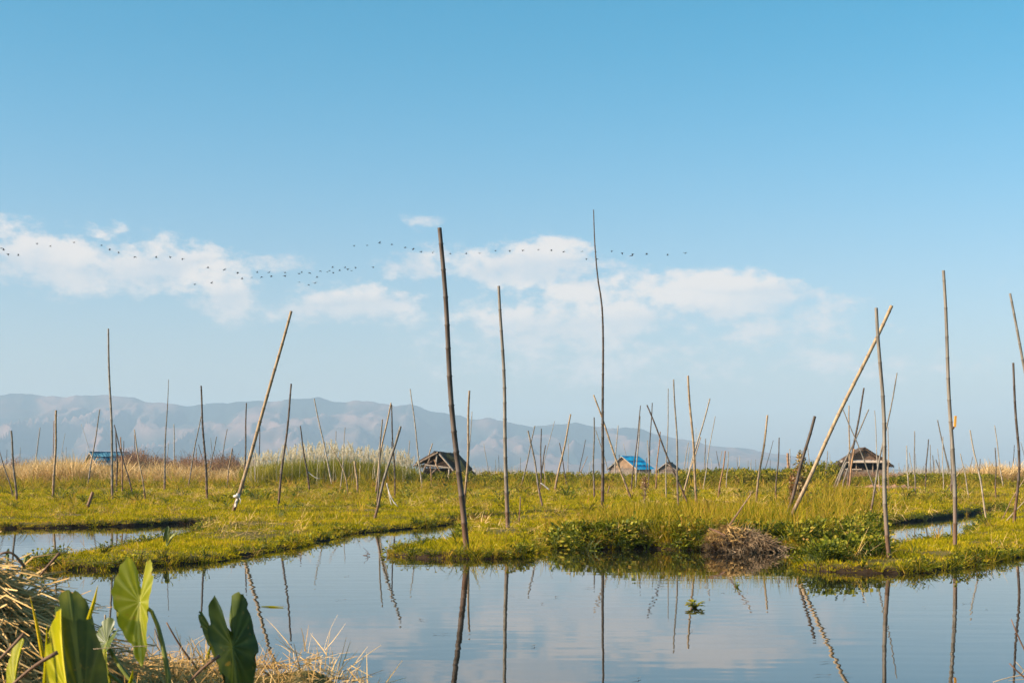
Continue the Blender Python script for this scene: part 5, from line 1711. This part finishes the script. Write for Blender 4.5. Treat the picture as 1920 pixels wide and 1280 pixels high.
d = (a - b).normalized()
mb.tube([a + d * .002, a + d * .003], [.032, .031], 10, [1, 1])  # dark disc, shade of the hollow end put in as colour
tag(mb.build('bamboo_piece', M['t'], None, True), 'sawn bamboo piece lying at the ditch behind the thickest pole', 'bamboo')


def strip(name, label, pts, Y, w, mat, cat='cloth'):
    """a crumpled strip of cloth or plastic hanging through picture points"""
    path, _ = smooth_path([at(x, y, Y) for x, y in pts], np.linspace(0, 1, 12))
    base = path[0].copy()
    path -= base
    mb = MB()
    vs, fs = [], []
    for i, p in enumerate(path):
        ww = w * (0.6 + 0.5 * math.sin(i * 1.9) ** 2)
        tw = 0.5 * math.sin(i * 1.1)
        s_ = Vector((math.cos(tw), math.sin(tw), 0.25)) * ww / 2
        t_ = Vector((-math.sin(tw), math.cos(tw), 0)) * 0.006
        vs += [Vector(p) - s_ - t_, Vector(p) + s_ - t_, Vector(p) + s_ + t_, Vector(p) - s_ + t_]
    for i in range(len(path) - 1):
        for j in range(4):
            fs.append((i * 4 + j, i * 4 + (j + 1) % 4, (i + 1) * 4 + (j + 1) % 4, (i + 1) * 4 + j))
    fs += [(3, 2, 1, 0), tuple(len(vs) - 4 + j for j in range(4))]
    mb.add(vs, fs)
    return tag(mb.build(name, M[mat], None, True, base), label, cat)

Yp = depth(958, .2)
o = strip('cloth', 'white rag knotted round the foot of the long leaning pole', [(445, 924), (446, 932), (443, 940), (441, 950)], Yp - 0.08, 0.09, 'cloth')
mb = MB()
c = at(445, 930, Yp - .02)
mb.tube([c + Vector((-.09, -.07, 0)) - o.location, c + Vector((.0, -.11, 0.01)) - o.location, c + Vector((.09, -.06, .03)) - o.location], [.035, .05, .035], 7)
mb.build('knot', M['cloth'], o, True)
mb = MB()
mb.tube([c + Vector((.05, -.1, 0)) - o.location, c + Vector((.12, -.12, -.10)) - o.location, c + Vector((.10, -.12, -.22)) - o.location], [.02, .014, .008], 5)
mb.build('tail', M['cloth'], o, True)
strip('plastic_strip', 'white torn plastic strip trailing from the short grey leaning pole', [(725, 905), (729, 922), (737, 940), (746, 949)], depth(960, .2), 0.035, 'cloth', 'plastic')
strip('plastic_strip', 'second thinner plastic strip hanging beside the first', [(726, 907), (730, 930), (734, 946)], depth(960, .2) + .1, 0.025, 'cloth', 'plastic')
strip('net_scrap', 'pale net scrap slung from a dark pole before the reeds', [(575, 882), (585, 891), (595, 897), (607, 896)], depth(919, .2), 0.06, 'cloth', 'net')
strip('plastic_strip', 'white plastic strip caught at the leaning grey pole by the low hedge', [(1014, 905), (1021, 910), (1030, 918)], depth(935, .2), 0.07, 'cloth', 'plastic')
mb = MB()
c = at(1461, 893, 100)
mb.add([(-.2, -.08, -.22), (.2, -.08, -.22), (.22, -.08, .15), (-.18, -.08, .22), (-.2, .1, -.22), (.2, .1, -.22), (.16, .08, .12), (-.14, .08, .18)], [(0, 1, 2, 3), (5, 4, 7, 6), (4, 0, 3, 7), (1, 5, 6, 2), (3, 2, 6, 7), (4, 5, 1, 0)])
tag(mb.build('sack', M['cloth'], None, False, c), 'small white sack hanging behind the dark pole by the hedge', 'sack')
